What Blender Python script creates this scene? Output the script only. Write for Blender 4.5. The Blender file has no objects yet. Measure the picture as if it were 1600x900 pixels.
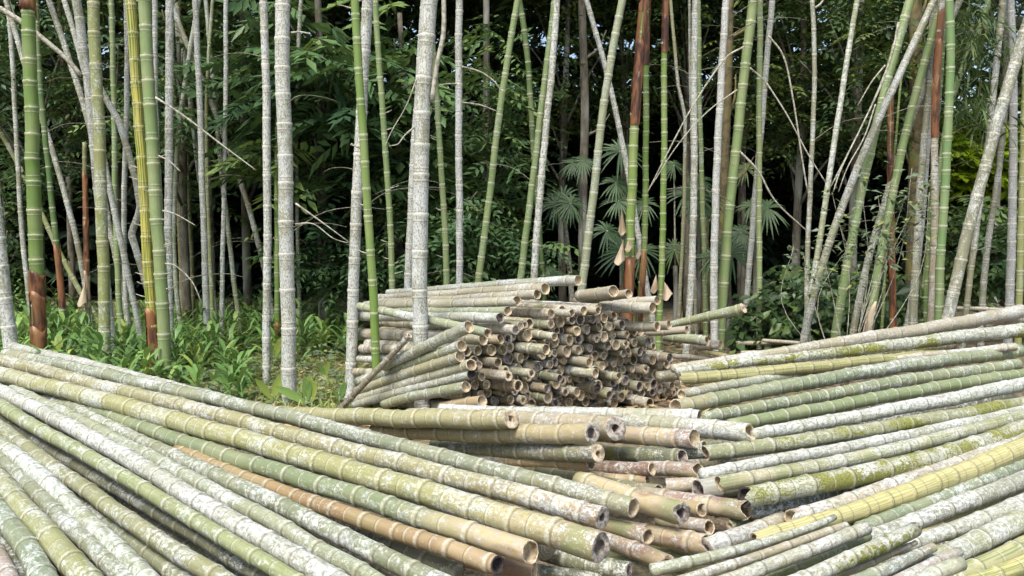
import bpy, math, random, zlib
import numpy as np
from mathutils import Vector, Matrix

random.seed(7)
rng = np.random.default_rng(7)
sc = bpy.context.scene
col = sc.collection

# ------------------------------------------------------------------ camera
F = 1386.0                      # focal length in pixels of the 1600 px wide photograph
CAM_H = 1.6
PITCH = math.atan(100.0 / F)
cam_data = bpy.data.cameras.new('camera')
cam_data.sensor_width = 36.0
cam_data.lens = 36.0 * F / 1600.0
cam_data.clip_start = 0.05
cam_data.clip_end = 1500.0
cam = bpy.data.objects.new('camera', cam_data)
cam.location = (0, 0, CAM_H)
cam.rotation_euler = (math.pi / 2 - PITCH, 0, 0)
col.objects.link(cam)
sc.camera = cam

# ------------------------------------------------------------------ sky and sun
SUN_EL = math.radians(58)
SUN_AZ = math.radians(205)      # compass-like: behind the camera, a little to the left
world = bpy.data.worlds.new('World')
sc.world = world
world.use_nodes = True
wn = world.node_tree.nodes
wl = world.node_tree.links
bg = wn['Background']
sky = wn.new('ShaderNodeTexSky')
sky.sky_type = 'NISHITA'
sky.sun_disc = False
sky.sun_elevation = SUN_EL
sky.sun_rotation = SUN_AZ
sky.air_density = 1.0
sky.dust_density = 3.0
sky.ozone_density = 1.0
wl.new(sky.outputs[0], bg.inputs[0])
bg.inputs[1].default_value = 0.075
sun_data = bpy.data.lights.new('sun', 'SUN')
sun_data.energy = 1.5
sun_data.angle = math.radians(24)
sun_data.color = (1.0, 0.98, 0.95)
sun = bpy.data.objects.new('sun', sun_data)
sd = Vector((math.sin(SUN_AZ) * math.cos(SUN_EL), math.cos(SUN_AZ) * math.cos(SUN_EL), math.sin(SUN_EL)))
sun.rotation_euler = (-sd).to_track_quat('-Z', 'Y').to_euler()
sun.location = (0, -4, 12)
col.objects.link(sun)
sc.view_settings.view_transform = 'Standard'
sc.view_settings.look = 'None'
sc.view_settings.exposure = 1.72
sc.view_settings.gamma = 1.0
sc.view_settings.use_curve_mapping = False
sc.cycles.use_adaptive_sampling = True
sc.cycles.adaptive_threshold = 0.05
sc.cycles.max_bounces = 3
sc.cycles.diffuse_bounces = 2
sc.cycles.glossy_bounces = 1
sc.cycles.transmission_bounces = 2

# ------------------------------------------------------------------ pixel helpers
CP, SP = math.cos(PITCH), math.sin(PITCH)
def ray(px, py):
    a, b = (px - 800.0) / F, (450.0 - py) / F
    return Vector((a, CP + b * SP, -SP + b * CP))
def at_depth(px, py, Y):
    r = ray(px, py); k = Y / r.y
    return Vector((r.x * k, Y, CAM_H + r.z * k))
def at_height(px, py, z):
    r = ray(px, py); k = (z - CAM_H) / r.z
    return Vector((r.x * k, r.y * k, z))

# ------------------------------------------------------------------ materials
def new_mat(name):
    m = bpy.data.materials.new(name); m.use_nodes = True
    nt = m.node_tree
    return m, nt, nt.nodes['Principled BSDF']
def node(nt, kind, **kw):
    n = nt.nodes.new(kind)
    for k, v in kw.items():
        setattr(n, k, v)
    return n
def sock(nt, v, s):
    if hasattr(v, 'links') or hasattr(v, 'is_linked'):
        nt.links.new(v, s)
    else:
        s.default_value = v
def mth(nt, op, a, b=0.0, c=0.0, clamp=False):
    n = node(nt, 'ShaderNodeMath', operation=op, use_clamp=clamp)
    sock(nt, a, n.inputs[0]); sock(nt, b, n.inputs[1]); sock(nt, c, n.inputs[2])
    return n.outputs[0]
def smooth(nt, v, lo, hi):
    n = node(nt, 'ShaderNodeMapRange', interpolation_type='SMOOTHSTEP')
    sock(nt, v, n.inputs[0]); sock(nt, lo, n.inputs[1]); sock(nt, hi, n.inputs[2])
    return n.outputs[0]
def mixc(nt, f, a, b, mode='MIX'):
    n = node(nt, 'ShaderNodeMix', data_type='RGBA', blend_type=mode, clamp_factor=True)
    sock(nt, f, n.inputs[0]); sock(nt, a, n.inputs[6]); sock(nt, b, n.inputs[7])
    return n.outputs[2]
def noise(nt, vec, scale, detail=3.0, rough=0.55, dist=0.0):
    n = node(nt, 'ShaderNodeTexNoise')
    nt.links.new(vec, n.inputs['Vector'])
    n.inputs['Scale'].default_value = scale; n.inputs['Detail'].default_value = detail
    n.inputs['Roughness'].default_value = rough; n.inputs['Distortion'].default_value = dist
    return n.outputs[0]
def vmul(nt, v, xyz):
    n = node(nt, 'ShaderNodeVectorMath', operation='MULTIPLY')
    nt.links.new(v, n.inputs[0]); n.inputs[1].default_value = xyz
    return n.outputs[0]
def oattr(nt, name):
    return node(nt, 'ShaderNodeAttribute', attribute_type='OBJECT', attribute_name=name).outputs['Fac']
def gattr(nt, name, out='Fac'):
    return node(nt, 'ShaderNodeAttribute', attribute_type='GEOMETRY', attribute_name=name).outputs[out]
def C(r, g, b):
    return (r, g, b, 1.0)
def bump(nt, bs, h, strength, dist=0.004):
    n = node(nt, 'ShaderNodeBump')
    n.inputs['Strength'].default_value = strength; n.inputs['Distance'].default_value = dist
    nt.links.new(h, n.inputs['Height']); nt.links.new(n.outputs[0], bs.inputs['Normal'])

def make_culm_material():
    m, nt, bs = new_mat('bamboo_skin')
    oi = node(nt, 'ShaderNodeObjectInfo')
    cu = gattr(nt, 'cu', 'Vector')
    off = node(nt, 'ShaderNodeVectorMath', operation='MULTIPLY_ADD')
    comb = node(nt, 'ShaderNodeCombineXYZ')
    for i in range(3):
        nt.links.new(oi.outputs['Random'], comb.inputs[i])
    nt.links.new(comb.outputs[0], off.inputs[0]); off.inputs[1].default_value = (37.0, 91.0, 53.0)
    nt.links.new(cu, off.inputs[2])
    vs = node(nt, 'ShaderNodeVectorMath', operation='SCALE'); nt.links.new(off.outputs[0], vs.inputs[0])
    r2 = mth(nt, 'FRACT', mth(nt, 'MULTIPLY', oi.outputs['Random'], 17.3))
    nt.links.new(mth(nt, 'ADD', .62, mth(nt, 'MULTIPLY', r2, .75)), vs.inputs['Scale'])
    V = vs.outputs[0]
    lich, moss, stripe, dry, band = [oattr(nt, k) for k in ('lichen', 'moss', 'stripe', 'dry', 'band')]
    nd = gattr(nt, 'nd'); te = gattr(nt, 'te')
    n_big = noise(nt, vmul(nt, V, (1, 1, .4)), 8, 2, .6)
    n_pat = noise(nt, vmul(nt, V, (1, 1, .5)), 22, 2, .6)
    n_mid = noise(nt, vmul(nt, V, (1, 1, .8)), 60, 3, .65)
    n_fin = noise(nt, V, 150, 2, .7)
    n_spk = noise(nt, vmul(nt, V, (1, 1, .55)), 75, 2, .7)
    n_str = noise(nt, vmul(nt, V, (1, 1, .012)), 150, 1, .6)
    n_seg = noise(nt, vmul(nt, V, (.2, .2, 1)), 3.2, 1, .5)
    base = oi.outputs['Color']
    # slow change of tone along the culm, fine lengthwise fibre
    hs = node(nt, 'ShaderNodeHueSaturation'); hs.inputs['Saturation'].default_value = .98; hs.inputs['Value'].default_value = .86; nt.links.new(base, hs.inputs['Color'])
    base = hs.outputs[0]
    c = mixc(nt, smooth(nt, n_seg, .38, .68), base, mixc(nt, .25, base, C(.40, .38, .22)))
    c = mixc(nt, mth(nt, 'MULTIPLY', smooth(nt, n_str, .4, .62), .35), c, mixc(nt, .6, c, C(.09, .10, .03)))
    # green stripes of the yellow striped kind
    c = mixc(nt, mth(nt, 'MULTIPLY', smooth(nt, n_str, .5, .56), stripe), c, C(.10, .17, .03))
    # drying towards the cut end
    dn = mth(nt, 'ADD', te, mth(nt, 'MULTIPLY', mth(nt, 'SUBTRACT', n_big, .5), 1.6))
    dfac = mth(nt, 'MULTIPLY', mth(nt, 'SUBTRACT', 1.0, smooth(nt, dn, 0.0, 1.0)), dry, clamp=True)
    dcol = mixc(nt, smooth(nt, n_mid, .42, .62), C(.44, .36, .18), C(.42, .34, .27))
    dcol = mixc(nt, smooth(nt, n_big, .5, .6), dcol, mixc(nt, smooth(nt, n_str, .4, .6), C(.17, .085, .055), C(.32, .20, .14)))
    dcol = mixc(nt, smooth(nt, n_seg, .52, .66), dcol, C(.20, .22, .10))
    c = mixc(nt, dfac, c, dcol)
    # moss
    mf = smooth(nt, mth(nt, 'ADD', mth(nt, 'MULTIPLY', n_big, .6), mth(nt, 'MULTIPLY', n_mid, .4)),
                mth(nt, 'SUBTRACT', .66, mth(nt, 'MULTIPLY', moss, .22)), mth(nt, 'SUBTRACT', .72, mth(nt, 'MULTIPLY', moss, .22)))
    mf = mth(nt, 'MULTIPLY', mf, mth(nt, 'MINIMUM', mth(nt, 'MULTIPLY', moss, 2.0), 1.0))
    # lichen crust
    lv = mth(nt, 'ADD', mth(nt, 'ADD', mth(nt, 'MULTIPLY', n_mid, .32), mth(nt, 'MULTIPLY', n_pat, .16)), mth(nt, 'ADD', mth(nt, 'MULTIPLY', n_fin, .34), mth(nt, 'MULTIPLY', n_big, .18)))
    thr = mth(nt, 'SUBTRACT', .605, mth(nt, 'MULTIPLY', lich, .155))
    thr = mth(nt, 'ADD', thr, mth(nt, 'MULTIPLY', mth(nt, 'SUBTRACT', n_seg, .5), .22))
    lf = smooth(nt, lv, mth(nt, 'SUBTRACT', thr, .04), mth(nt, 'ADD', thr, .05))
    lf = mth(nt, 'MULTIPLY', lf, mth(nt, 'MINIMUM', mth(nt, 'MULTIPLY', lich, 3.0), .92))
    lc = mixc(nt, smooth(nt, n_big, .4, .6), C(.40, .41, .35), C(.36, .39, .38))
    lc = mixc(nt, smooth(nt, n_spk, .42, .62), lc, C(.59, .59, .53))
    c = mixc(nt, lf, c, lc)
    # moss grows over the crust
    c = mixc(nt, mf, c, mixc(nt, smooth(nt, n_fin, .4, .6), C(.10, .11, .02), C(.25, .26, .06)))
    # dark specks on the crust
    sp = mth(nt, 'MULTIPLY', mth(nt, 'SUBTRACT', 1.0, smooth(nt, n_spk, .36, .45)), mth(nt, 'MULTIPLY', lich, .8))
    c = mixc(nt, sp, c, mixc(nt, smooth(nt, n_big, .45, .6), C(.15, .15, .10), C(.22, .17, .10)))
    # dark sheath scar just above each node
    sf = mth(nt, 'SUBTRACT', 1.0, smooth(nt, mth(nt, 'ABSOLUTE', mth(nt, 'SUBTRACT', nd, .014)), .002, .008))
    c = mixc(nt, mth(nt, 'MULTIPLY', sf, .55), c, C(.10, .085, .045))
    # pale waxy band at each node
    bf = mth(nt, 'SUBTRACT', 1.0, smooth(nt, mth(nt, 'ABSOLUTE', mth(nt, 'ADD', nd, .004)), .003, .014))
    c = mixc(nt, mth(nt, 'MULTIPLY', bf, mth(nt, 'MULTIPLY', band, smooth(nt, n_mid, .3, .55))), c, C(.58, .56, .46))
    nt.links.new(c, bs.inputs['Base Color'])
    rg = mth(nt, 'ADD', .42, mth(nt, 'MULTIPLY', lf, .35))
    nt.links.new(rg, bs.inputs['Roughness'])
    bs.inputs['Specular IOR Level'].default_value = .4
    bump(nt, bs, n_mid, .35, .003)
    return m
M_CULM = make_culm_material()

def simple_mat(name, c1, c2, scale=40, rough=.7, coord='Object', bmp=.3, c3=None, stretch=(1, 1, 1), lo=.4, hi=.62):
    m, nt, bs = new_mat(name)
    tc = node(nt, 'ShaderNodeTexCoord').outputs[coord]
    oi = node(nt, 'ShaderNodeObjectInfo')
    ad = node(nt, 'ShaderNodeVectorMath', operation='ADD')
    nt.links.new(vmul(nt, tc, stretch), ad.inputs[0])
    sc_ = node(nt, 'ShaderNodeMath', operation='MULTIPLY'); nt.links.new(oi.outputs['Random'], sc_.inputs[0]); sc_.inputs[1].default_value = 40
    nt.links.new(sc_.outputs[0], ad.inputs[1])
    n = noise(nt, ad.outputs[0], scale, 4, .65)
    c = mixc(nt, smooth(nt, n, lo, hi), C(*c1), C(*c2))
    if c3:
        n2 = noise(nt, ad.outputs[0], scale * .25, 3, .6)
        c = mixc(nt, smooth(nt, n2, .5, .66), c, C(*c3))
    nt.links.new(c, bs.inputs['Base Color'])
    bs.inputs['Roughness'].default_value = rough
    bump(nt, bs, n, bmp, .01)
    return m
RING = {
    'cream': simple_mat('node_cream', (.62, .56, .38), (.40, .33, .17), 3, .7),
    'pink': simple_mat('node_pink', (.52, .40, .28), (.34, .22, .12), 3, .7),
    'white': simple_mat('node_white', (.46, .42, .32), (.26, .23, .15), 4, .8),
    'chalk': simple_mat('node_chalk', (.70, .70, .66), (.46, .46, .40), 4, .8),
    'dark': simple_mat('node_dark', (.16, .14, .09), (.30, .26, .16), 3, .7),
}
def ring_skin():
    m, nt, bs = new_mat('node_skin')
    oi = node(nt, 'ShaderNodeObjectInfo'); tc = node(nt, 'ShaderNodeTexCoord').outputs['Object']
    ad = node(nt, 'ShaderNodeVectorMath', operation='ADD'); nt.links.new(tc, ad.inputs[0])
    k = mth(nt, 'MULTIPLY', oi.outputs['Random'], 60.0); nt.links.new(k, ad.inputs[1])
    a = noise(nt, ad.outputs[0], 2.2, 2, .6); b = noise(nt, ad.outputs[0], 9, 2, .7)
    c = mixc(nt, smooth(nt, a, .40, .60), oi.outputs['Color'], C(.52, .49, .40))
    c = mixc(nt, smooth(nt, b, .5, .66), c, C(.20, .17, .11))
    nt.links.new(c, bs.inputs['Base Color']); bs.inputs['Roughness'].default_value = .8
    bump(nt, bs, b, .4, .05)
    return m
RING['skin'] = ring_skin()
M_CUT = simple_mat('cut_face', (.60, .52, .38), (.40, .32, .21), 3.0, .85, c3=(.26, .19, .12))
M_CUT_GREY = simple_mat('cut_face_weathered', (.48, .43, .36), (.20, .17, .14), 3.0, .85, c3=(.10, .09, .08))
M_HOLLOW = simple_mat('hollow_wall', (.52, .43, .28), (.34, .26, .16), 2.0, .8, c3=(.18, .12, .07))
M_HOLLOW_GREY = simple_mat('hollow_weathered', (.34, .29, .24), (.14, .11, .09), 2.0, .85, c3=(.07, .06, .05))
M_BURNT = simple_mat('burnt_wood', (.02, .016, .014), (.05, .04, .035), 4.0, .8)
M_SHEATH = simple_mat('sheath_brown', (.21, .085, .03), (.05, .018, .01), 16, .5, stretch=(1, 1, .22), c3=(.32, .16, .06), bmp=.5, lo=.42, hi=.58)
M_SHEATH_DRY = simple_mat('sheath_dry', (.50, .41, .28), (.24, .17, .10), 10, .6, stretch=(1, 1, .2), bmp=.2)
M_TWIG_DIM = simple_mat('dim_twig', (.24, .22, .16), (.10, .09, .06), 30, .85)
M_TWIG = simple_mat('dry_twig', (.42, .40, .32), (.20, .19, .13), 30, .8)
M_BARK = simple_mat('tree_bark', (.16, .14, .10), (.07, .06, .04), 14, .9, stretch=(1, 1, .3), c3=(.30, .30, .25), bmp=.6)
M_BARK_MOSS = simple_mat('mossy_bark', (.17, .13, .06), (.07, .06, .03), 12, .9, c3=(.20, .19, .04), bmp=.6)

def leaf_mat(name, dark, light, yellow, rough=.45, trans=.25):
    m, nt, bs = new_mat(name)
    lv = gattr(nt, 'lv')
    r = node(nt, 'ShaderNodeValToRGB')
    r.color_ramp.elements[0].position = 0.0; r.color_ramp.elements[0].color = C(*dark)
    r.color_ramp.elements[1].position = 1.0; r.color_ramp.elements[1].color = C(*yellow)
    e = r.color_ramp.elements.new(.62); e.color = C(*light)
    nt.links.new(lv, r.inputs[0])
    nt.links.new(r.outputs[0], bs.inputs['Base Color'])
    bs.inputs['Roughness'].default_value = rough
    bs.inputs['Specular IOR Level'].default_value = .35
    tr = node(nt, 'ShaderNodeBsdfTranslucent')
    nt.links.new(mixc(nt, .4, r.outputs[0], C(.12, .16, .02)), tr.inputs[0])
    mx = node(nt, 'ShaderNodeMixShader'); mx.inputs[0].default_value = trans
    nt.links.new(bs.outputs[0], mx.inputs[1]); nt.links.new(tr.outputs[0], mx.inputs[2])
    nt.links.new(mx.outputs[0], nt.nodes['Material Output'].inputs[0])
    return m
M_LEAF = leaf_mat('forest_leaf', (.02, .045, .018), (.065, .115, .035), (.15, .20, .045))
M_LEAF_BLUE = leaf_mat('glossy_leaf', (.04, .09, .04), (.11, .20, .075), (.20, .28, .08), .4)
M_LEAF_PALE = leaf_mat('pale_leaf', (.07, .12, .06), (.16, .21, .12), (.28, .30, .08))
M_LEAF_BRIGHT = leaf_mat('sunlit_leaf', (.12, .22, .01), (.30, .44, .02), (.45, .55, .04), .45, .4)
M_LEAF_GINGER = leaf_mat('lance_leaf', (.08, .17, .05), (.17, .30, .08), (.36, .42, .09), .4)
M_LEAF_BAMBOO = leaf_mat('bamboo_leaf', (.04, .08, .02), (.09, .14, .05), (.18, .2, .07))
M_PALM = leaf_mat('palm_leaf', (.03, .065, .028), (.085, .14, .055), (.22, .25, .08), .5, .2)
M_FAR = leaf_mat('far_leaf', (.006, .014, .008), (.018, .036, .014), (.04, .07, .02), .6, .15)  # near-black leaf colour carries the deep shade of the wood
M_GRASS = leaf_mat('grass_blade', (.12, .20, .04), (.27, .36, .09), (.50, .46, .18), .6)
M_LITTER = leaf_mat('dead_leaf', (.12, .07, .035), (.32, .22, .11), (.50, .40, .22), .8, .1)

# ------------------------------------------------------------------ object helpers
def link(o, parent=None):
    col.objects.link(o)
    if parent is not None:
        o.parent = parent
    return o
def empty(name, loc, label, cat, group=None):
    o = bpy.data.objects.new(name, None)
    o.location = loc; o.empty_display_size = .1
    link(o)
    tag(o, label, cat, group)
    return o
def tag(o, label, cat, group=None, kind=None):
    if label: o['label'] = label
    if cat: o['category'] = cat
    if group: o['group'] = group
    if kind: o['kind'] = kind
    return o
def mesh_np(name, verts, faces, mat, smoothed=True, attrs=None):
    """faces: (n,4) or (n,3) int array; attrs: {name:(type,array)} on points"""
    me = bpy.data.meshes.new(name)
    verts = np.asarray(verts, dtype=np.float32).reshape(-1, 3)
    faces = np.asarray(faces, dtype=np.int32)
    k = faces.shape[1]
    me.vertices.add(len(verts)); me.vertices.foreach_set('co', verts.ravel())
    me.loops.add(faces.size); me.loops.foreach_set('vertex_index', faces.ravel())
    me.polygons.add(len(faces))
    me.polygons.foreach_set('loop_start', np.arange(0, faces.size, k, dtype=np.int32))
    me.polygons.foreach_set('loop_total', np.full(len(faces), k, dtype=np.int32))
    me.update(calc_edges=True)
    if smoothed:
        me.polygons.foreach_set('use_smooth', np.ones(len(faces), dtype=bool))
    for nm, (ty, arr) in (attrs or {}).items():
        a = me.attributes.new(nm, ty, 'POINT')
        a.data.foreach_set('vector' if ty == 'FLOAT_VECTOR' else 'value', np.asarray(arr, dtype=np.float32).ravel())
    if mat is not None:
        me.materials.append(mat)
    return me

def frames(P):
    """parallel transport frames along an (n,3) path"""
    P = np.asarray(P, float)
    T = np.gradient(P, axis=0); T /= np.linalg.norm(T, axis=1)[:, None]
    ref = np.array([0, 0, 1.0]) if abs(T[0][2]) < .9 else np.array([0, -1.0, 0])
    u = np.cross(ref, T[0]); u /= np.linalg.norm(u)
    U = [u]
    for i in range(1, len(P)):
        u = U[-1] - T[i] * np.dot(U[-1], T[i]); u /= np.linalg.norm(u); U.append(u)
    U = np.array(U); Vv = np.cross(T, U)
    return T, U, Vv

def tube(name, P, R, mat, segs=8, cap=True):
    """plain tapered tube (twigs, trunks) as a mesh"""
    P = np.asarray(P, float); R = np.asarray(R, float)
    T, U, W = frames(P)
    th = np.linspace(0, 2 * math.pi, segs, endpoint=False)
    ring = (U[:, None, :] * np.cos(th)[None, :, None] + W[:, None, :] * np.sin(th)[None, :, None]) * R[:, None, None]
    v = (P[:, None, :] + ring).reshape(-1, 3)
    n = len(P); f = []
    for i in range(n - 1):
        for j in range(segs):
            k = (j + 1) % segs
            f.append((i * segs + j, i * segs + k, (i + 1) * segs + k, (i + 1) * segs + j))
    v = list(v)
    if cap:
        for i, base in ((0, 0), (n - 1, (n - 1) * segs)):
            c = len(v); v.append(P[i])
            for j in range(0, segs, 2):
                a, b, d = base + j, base + (j + 1) % segs, base + (j + 2) % segs
                f.append((c, d, b, a) if i == 0 else (c, a, b, d))
    return mesh_np(name, np.array(v), f, mat)
def curve_pts(pts, n):
    """smooth interpolation (Catmull-Rom) through 3-D points"""
    P = [np.array(p, float) for p in pts]
    if len(P) == 2:
        return np.array([P[0] + (P[1] - P[0]) * t for t in np.linspace(0, 1, n)])
    Q = [2 * P[0] - P[1]] + P + [2 * P[-1] - P[-2]]
    out = []
    for t in np.linspace(0, len(P) - 1 - 1e-6, n):
        i = int(t); u = t - i
        a, b, c, d = Q[i], Q[i + 1], Q[i + 2], Q[i + 3]
        out.append(.5 * ((2 * b) + (-a + c) * u + (2 * a - 5 * b + 4 * c - d) * u * u + (-a + 3 * b - 3 * c + d) * u ** 3))
    return np.array(out)

# ------------------------------------------------------------------ bamboo pieces shared between culms
SEG = 18
TH = np.linspace(0, 2 * math.pi, SEG, endpoint=False)
def ring_mesh(kind):
    prof = [(-.12, .99), (-.05, 1.06), (.03, 1.065), (.09, .99)]
    v, f = [], []
    for z, r in prof:
        for a in TH:
            v.append((math.cos(a) * r, math.sin(a) * r, z))
    for i in range(3):
        for j in range(SEG):
            k = (j + 1) % SEG
            f.append((i * SEG + j, i * SEG + k, (i + 1) * SEG + k, (i + 1) * SEG + j))
    return mesh_np('node_ring_' + kind, v, f, RING[kind])
RINGS = {k: ring_mesh(k) for k in RING}
NV = 8
def jag_profile(v):
    r = random.Random(100 + v)
    if v == 0:
        return np.zeros(SEG)
    a = [r.uniform(-1, 1) for _ in range(4)]; p = [r.uniform(0, 6.28) for _ in range(4)]
    amp = [.05, .10, .09, .16, .14, .20, .26, .07][v]
    j = sum(a[k] * np.cos((k + 1) * TH + p[k]) / (k + 1) for k in range(4)) * amp
    j += np.array([r.uniform(-1, 1) for _ in range(SEG)]) * amp * .35
    if v in (5, 6):                       # one splintered tongue
        s = r.randrange(SEG)
        for q, e in ((-1, .25), (0, .6), (1, .35)):
            j[(s + q) % SEG] += e
    return j
JAG = [jag_profile(v) for v in range(NV)]
INNER = {'shut': .74, 'thin': .85, 'mid': .77, 'thick': .55, 'small': .36}
END_CACHE = {}
def end_meshes(v, wall, look):
    key = (v, wall, look)
    if key in END_CACHE:
        return END_CACHE[key]
    k = INNER[wall]; J = JAG[v]; r = random.Random(v * 7 + len(wall))
    wob = np.array([1 + r.uniform(-.07, .07) for _ in range(SEG)])
    off = (r.uniform(-.05, .05), r.uniform(-.05, .05))
    inn = np.stack([np.cos(TH) * k * wob + off[0], np.sin(TH) * k * wob + off[1]], 1)
    mid = (np.stack([np.cos(TH), np.sin(TH)], 1) + inn) / 2
    outer = [(math.cos(a), math.sin(a), J[i]) for i, a in enumerate(TH)]
    rim = [(math.cos(a) * .96, math.sin(a) * .96, J[i] + .03) for i, a in enumerate(TH)]
    m2 = [(mid[i][0], mid[i][1], J[i] * .9 + .02 + r.uniform(-.03, .03)) for i in range(SEG)]
    i0 = [(inn[i][0], inn[i][1], J[i] * .8 - .02) for i in range(SEG)]
    v1 = outer + rim + m2 + i0; f = []
    for q in range(3):
        for j in range(SEG):
            n = (j + 1) % SEG
            f.append((q * SEG + j, q * SEG + n, (q + 1) * SEG + n, (q + 1) * SEG + j))
    cm = {'tan': M_CUT, 'grey': M_CUT_GREY, 'burnt': M_BURNT}[look]
    hm = {'tan': M_HOLLOW, 'grey': M_HOLLOW_GREY, 'burnt': M_BURNT}[look]
    face = mesh_np('cut_face', v1, f, cm)
    D = {'small': 1.0, 'shut': .22}.get(wall) or r.choice([.5, .9, 1.4, 2.4])
    tube_ = list(i0)
    for zz, s in ((-min(.4, D * .5), 1.0), (-D, .98), (-D - .05, .6)):
        tube_ += [(inn[i][0] * s, inn[i][1] * s, zz) for i in range(SEG)]
    f2 = []
    for q in range(3):
        for j in range(SEG):
            n = (j + 1) % SEG
            f2.append((q * SEG + j, q * SEG + n, (q + 1) * SEG + n, (q + 1) * SEG + j))
    c = len(tube_); tube_.append((0, 0, -D - .02))
    b = 3 * SEG
    for j in range(0, SEG, 2):
        f2.append((b + j, b + (j + 1) % SEG, b + (j + 2) % SEG, c))
    hol = mesh_np('hollow', tube_, f2, hm)
    END_CACHE[key] = (face, hol)
    return face, hol
def frame_matrix(p, u, w, t, r, origin, rt=1.0):
    m = Matrix.Identity(4)
    for i in range(3):
        m[i][0], m[i][1], m[i][2] = u[i] * r, w[i] * r, t[i] * r * rt
        m[i][3] = p[i] - origin[i]
    return m

def build_culm(name, label, path_fn, L, rad_fn, color, lichen=.3, moss=0., stripe=0., dry=0., band=.6,
               inter=.26, ring='cream', rings_where=None, ends=(None, None), group=None, segs_per=3, origin=None, cat='bamboo',
               ring_h=1.0, seed=None, bow=.008, kink=.07):
    """path_fn(s)->(3,) point at arc position s in [0,L]; ends: None, 'cap' or (variant, wall, look) for start and finish"""
    R = random.Random(seed if seed is not None else zlib.crc32(label.encode()) % 100000)
    if bow:
        ph_ = [R.uniform(0, 6.28) for _ in range(6)]; base_fn = path_fn
        def path_fn(s, base_fn=base_fn, ph_=ph_):
            e = min(1.0, s / .25, (L - s) / .25)
            k = bow * (.35 + .65 * max(e, 0))
            return base_fn(s) + np.array([.6 * math.sin(1.7 * s + ph_[0]) + .4 * math.sin(4.3 * s + ph_[1]) + .25 * math.sin(9.7 * s + ph_[4]), .4 * math.sin(2.1 * s + ph_[2]), .5 * math.sin(2.4 * s + ph_[3]) + .25 * math.sin(8.9 * s + ph_[5])]) * k
    nodes = []
    s = R.uniform(.25, .9) * inter
    while s < L - .03:
        nodes.append(s); s += inter * R.uniform(.78, 1.22)
    S = [(0.0, 1.0), (L, 1.0)]
    for n in nodes:
        for d, k in ((-.03, .995), (-.009, 1.075), (.005, 1.06), (.014, .97), (.03, .97)):
            if 0.0 < n + d < L: S.append((n + d, k))
    nn = [0.0] + nodes + [L]
    for a, b in zip(nn[:-1], nn[1:]):
        for q in range(1, segs_per):
            x = a + (b - a) * q / segs_per
            if b - a > .09: S.append((x, .99))
    S = sorted(set(S)); Sv = np.array([x for x, _ in S]); K = np.array([k for _, k in S])
    keep = np.concatenate([[True], np.diff(Sv) > .003]); keep[-1] = True
    Sv, K = Sv[keep], K[keep]
    zn = [0.0] + nodes + [L]; zo = np.array([[R.uniform(-1, 1) for _ in range(3)] for _ in zn]) * rad_fn(L / 2) * kink
    zig = lambda x: np.array([np.interp(x, zn, zo[:, k]) for k in range(3)])
    P = np.array([path_fn(x) + zig(x) for x in Sv]); T, U, W = frames(P)
    rad = np.array([rad_fn(x) for x in Sv]) * K
    ph = [R.uniform(0, 6.28) for _ in range(3)]
    oval = 1 + .018 * np.cos(2 * TH[None, :] + ph[0] + Sv[:, None] * .8)
    ring_v = (U[:, None, :] * np.cos(TH)[None, :, None] + W[:, None, :] * np.sin(TH)[None, :, None]) * (rad[:, None] * oval)[:, :, None]
    V = P[:, None, :] + ring_v
    for side, e in ((0, ends[0]), (-1, ends[1])):
        if isinstance(e, tuple):
            j = JAG[e[0]]; sg = 1 if side == -1 else -1
            jj = j if side == -1 else j[(-np.arange(SEG)) % SEG]
            V[side] = P[side][None, :] + (U[side][None, :] * np.cos(TH)[:, None] + W[side][None, :] * np.sin(TH)[:, None]) * rad[side] + T[side][None, :] * (jj * rad[side] * sg)[:, None]
    org = np.array(origin if origin is not None else P[0], float)
    n = len(Sv)
    idx = np.arange(n * SEG).reshape(n, SEG)
    f = np.stack([idx[:-1], np.roll(idx[:-1], -1, 1), np.roll(idx[1:], -1, 1), idx[1:]], -1).reshape(-1, 4)
    nodes_a = np.array(nodes if nodes else [-9.])
    ndv = Sv[:, None] - nodes_a[None, :]; ndv = ndv[np.arange(n), np.argmin(np.abs(ndv), 1)]
    tev = np.full(n, 9.0)
    if isinstance(ends[0], tuple): tev = np.minimum(tev, Sv)
    if isinstance(ends[1], tuple): tev = np.minimum(tev, L - Sv)
    cu = np.stack([np.cos(TH)[None, :] * rad[:, None], np.sin(TH)[None, :] * rad[:, None], np.repeat(Sv[:, None], SEG, 1)], -1)
    verts = (V.reshape(-1, 3) - org)
    faces = f
    extra_c, extra_f = [], []
    for side, e in ((0, ends[0]), (n - 1, ends[1])):
        if e == 'cap':
            c = n * SEG + len(extra_c)
            extra_c.append(P[side] + T[side] * rad[side] * (.25 if side else -.25) - org)
            b = side * SEG
            for j in range(0, SEG, 2):
                q = (b + j, b + (j + 1) % SEG, b + (j + 2) % SEG, c)
                extra_f.append(q if side else q[::-1])
    cu = cu.reshape(-1, 3); ndp = np.repeat(ndv, SEG); tep = np.repeat(tev, SEG)
    if extra_c:
        verts = np.concatenate([verts, np.array(extra_c)])
        faces = np.concatenate([faces, np.array(extra_f)])
        m = len(extra_c)
        cu = np.concatenate([cu, np.zeros((m, 3))]); ndp = np.concatenate([ndp, np.full(m, .2)]); tep = np.concatenate([tep, np.zeros(m)])
    me = mesh_np('stem', verts, faces, M_CULM, True, {'cu': ('FLOAT_VECTOR', cu), 'nd': ('FLOAT', ndp), 'te': ('FLOAT', tep)})
    root = empty(name, org, label, cat, group)
    st = link(bpy.data.objects.new('stem', me), root)
    st.color = (color[0], color[1], color[2], 1)
    st['lichen'] = float(lichen); st['moss'] = float(moss); st['stripe'] = float(stripe); st['dry'] = float(dry); st['band'] = float(band)
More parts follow.
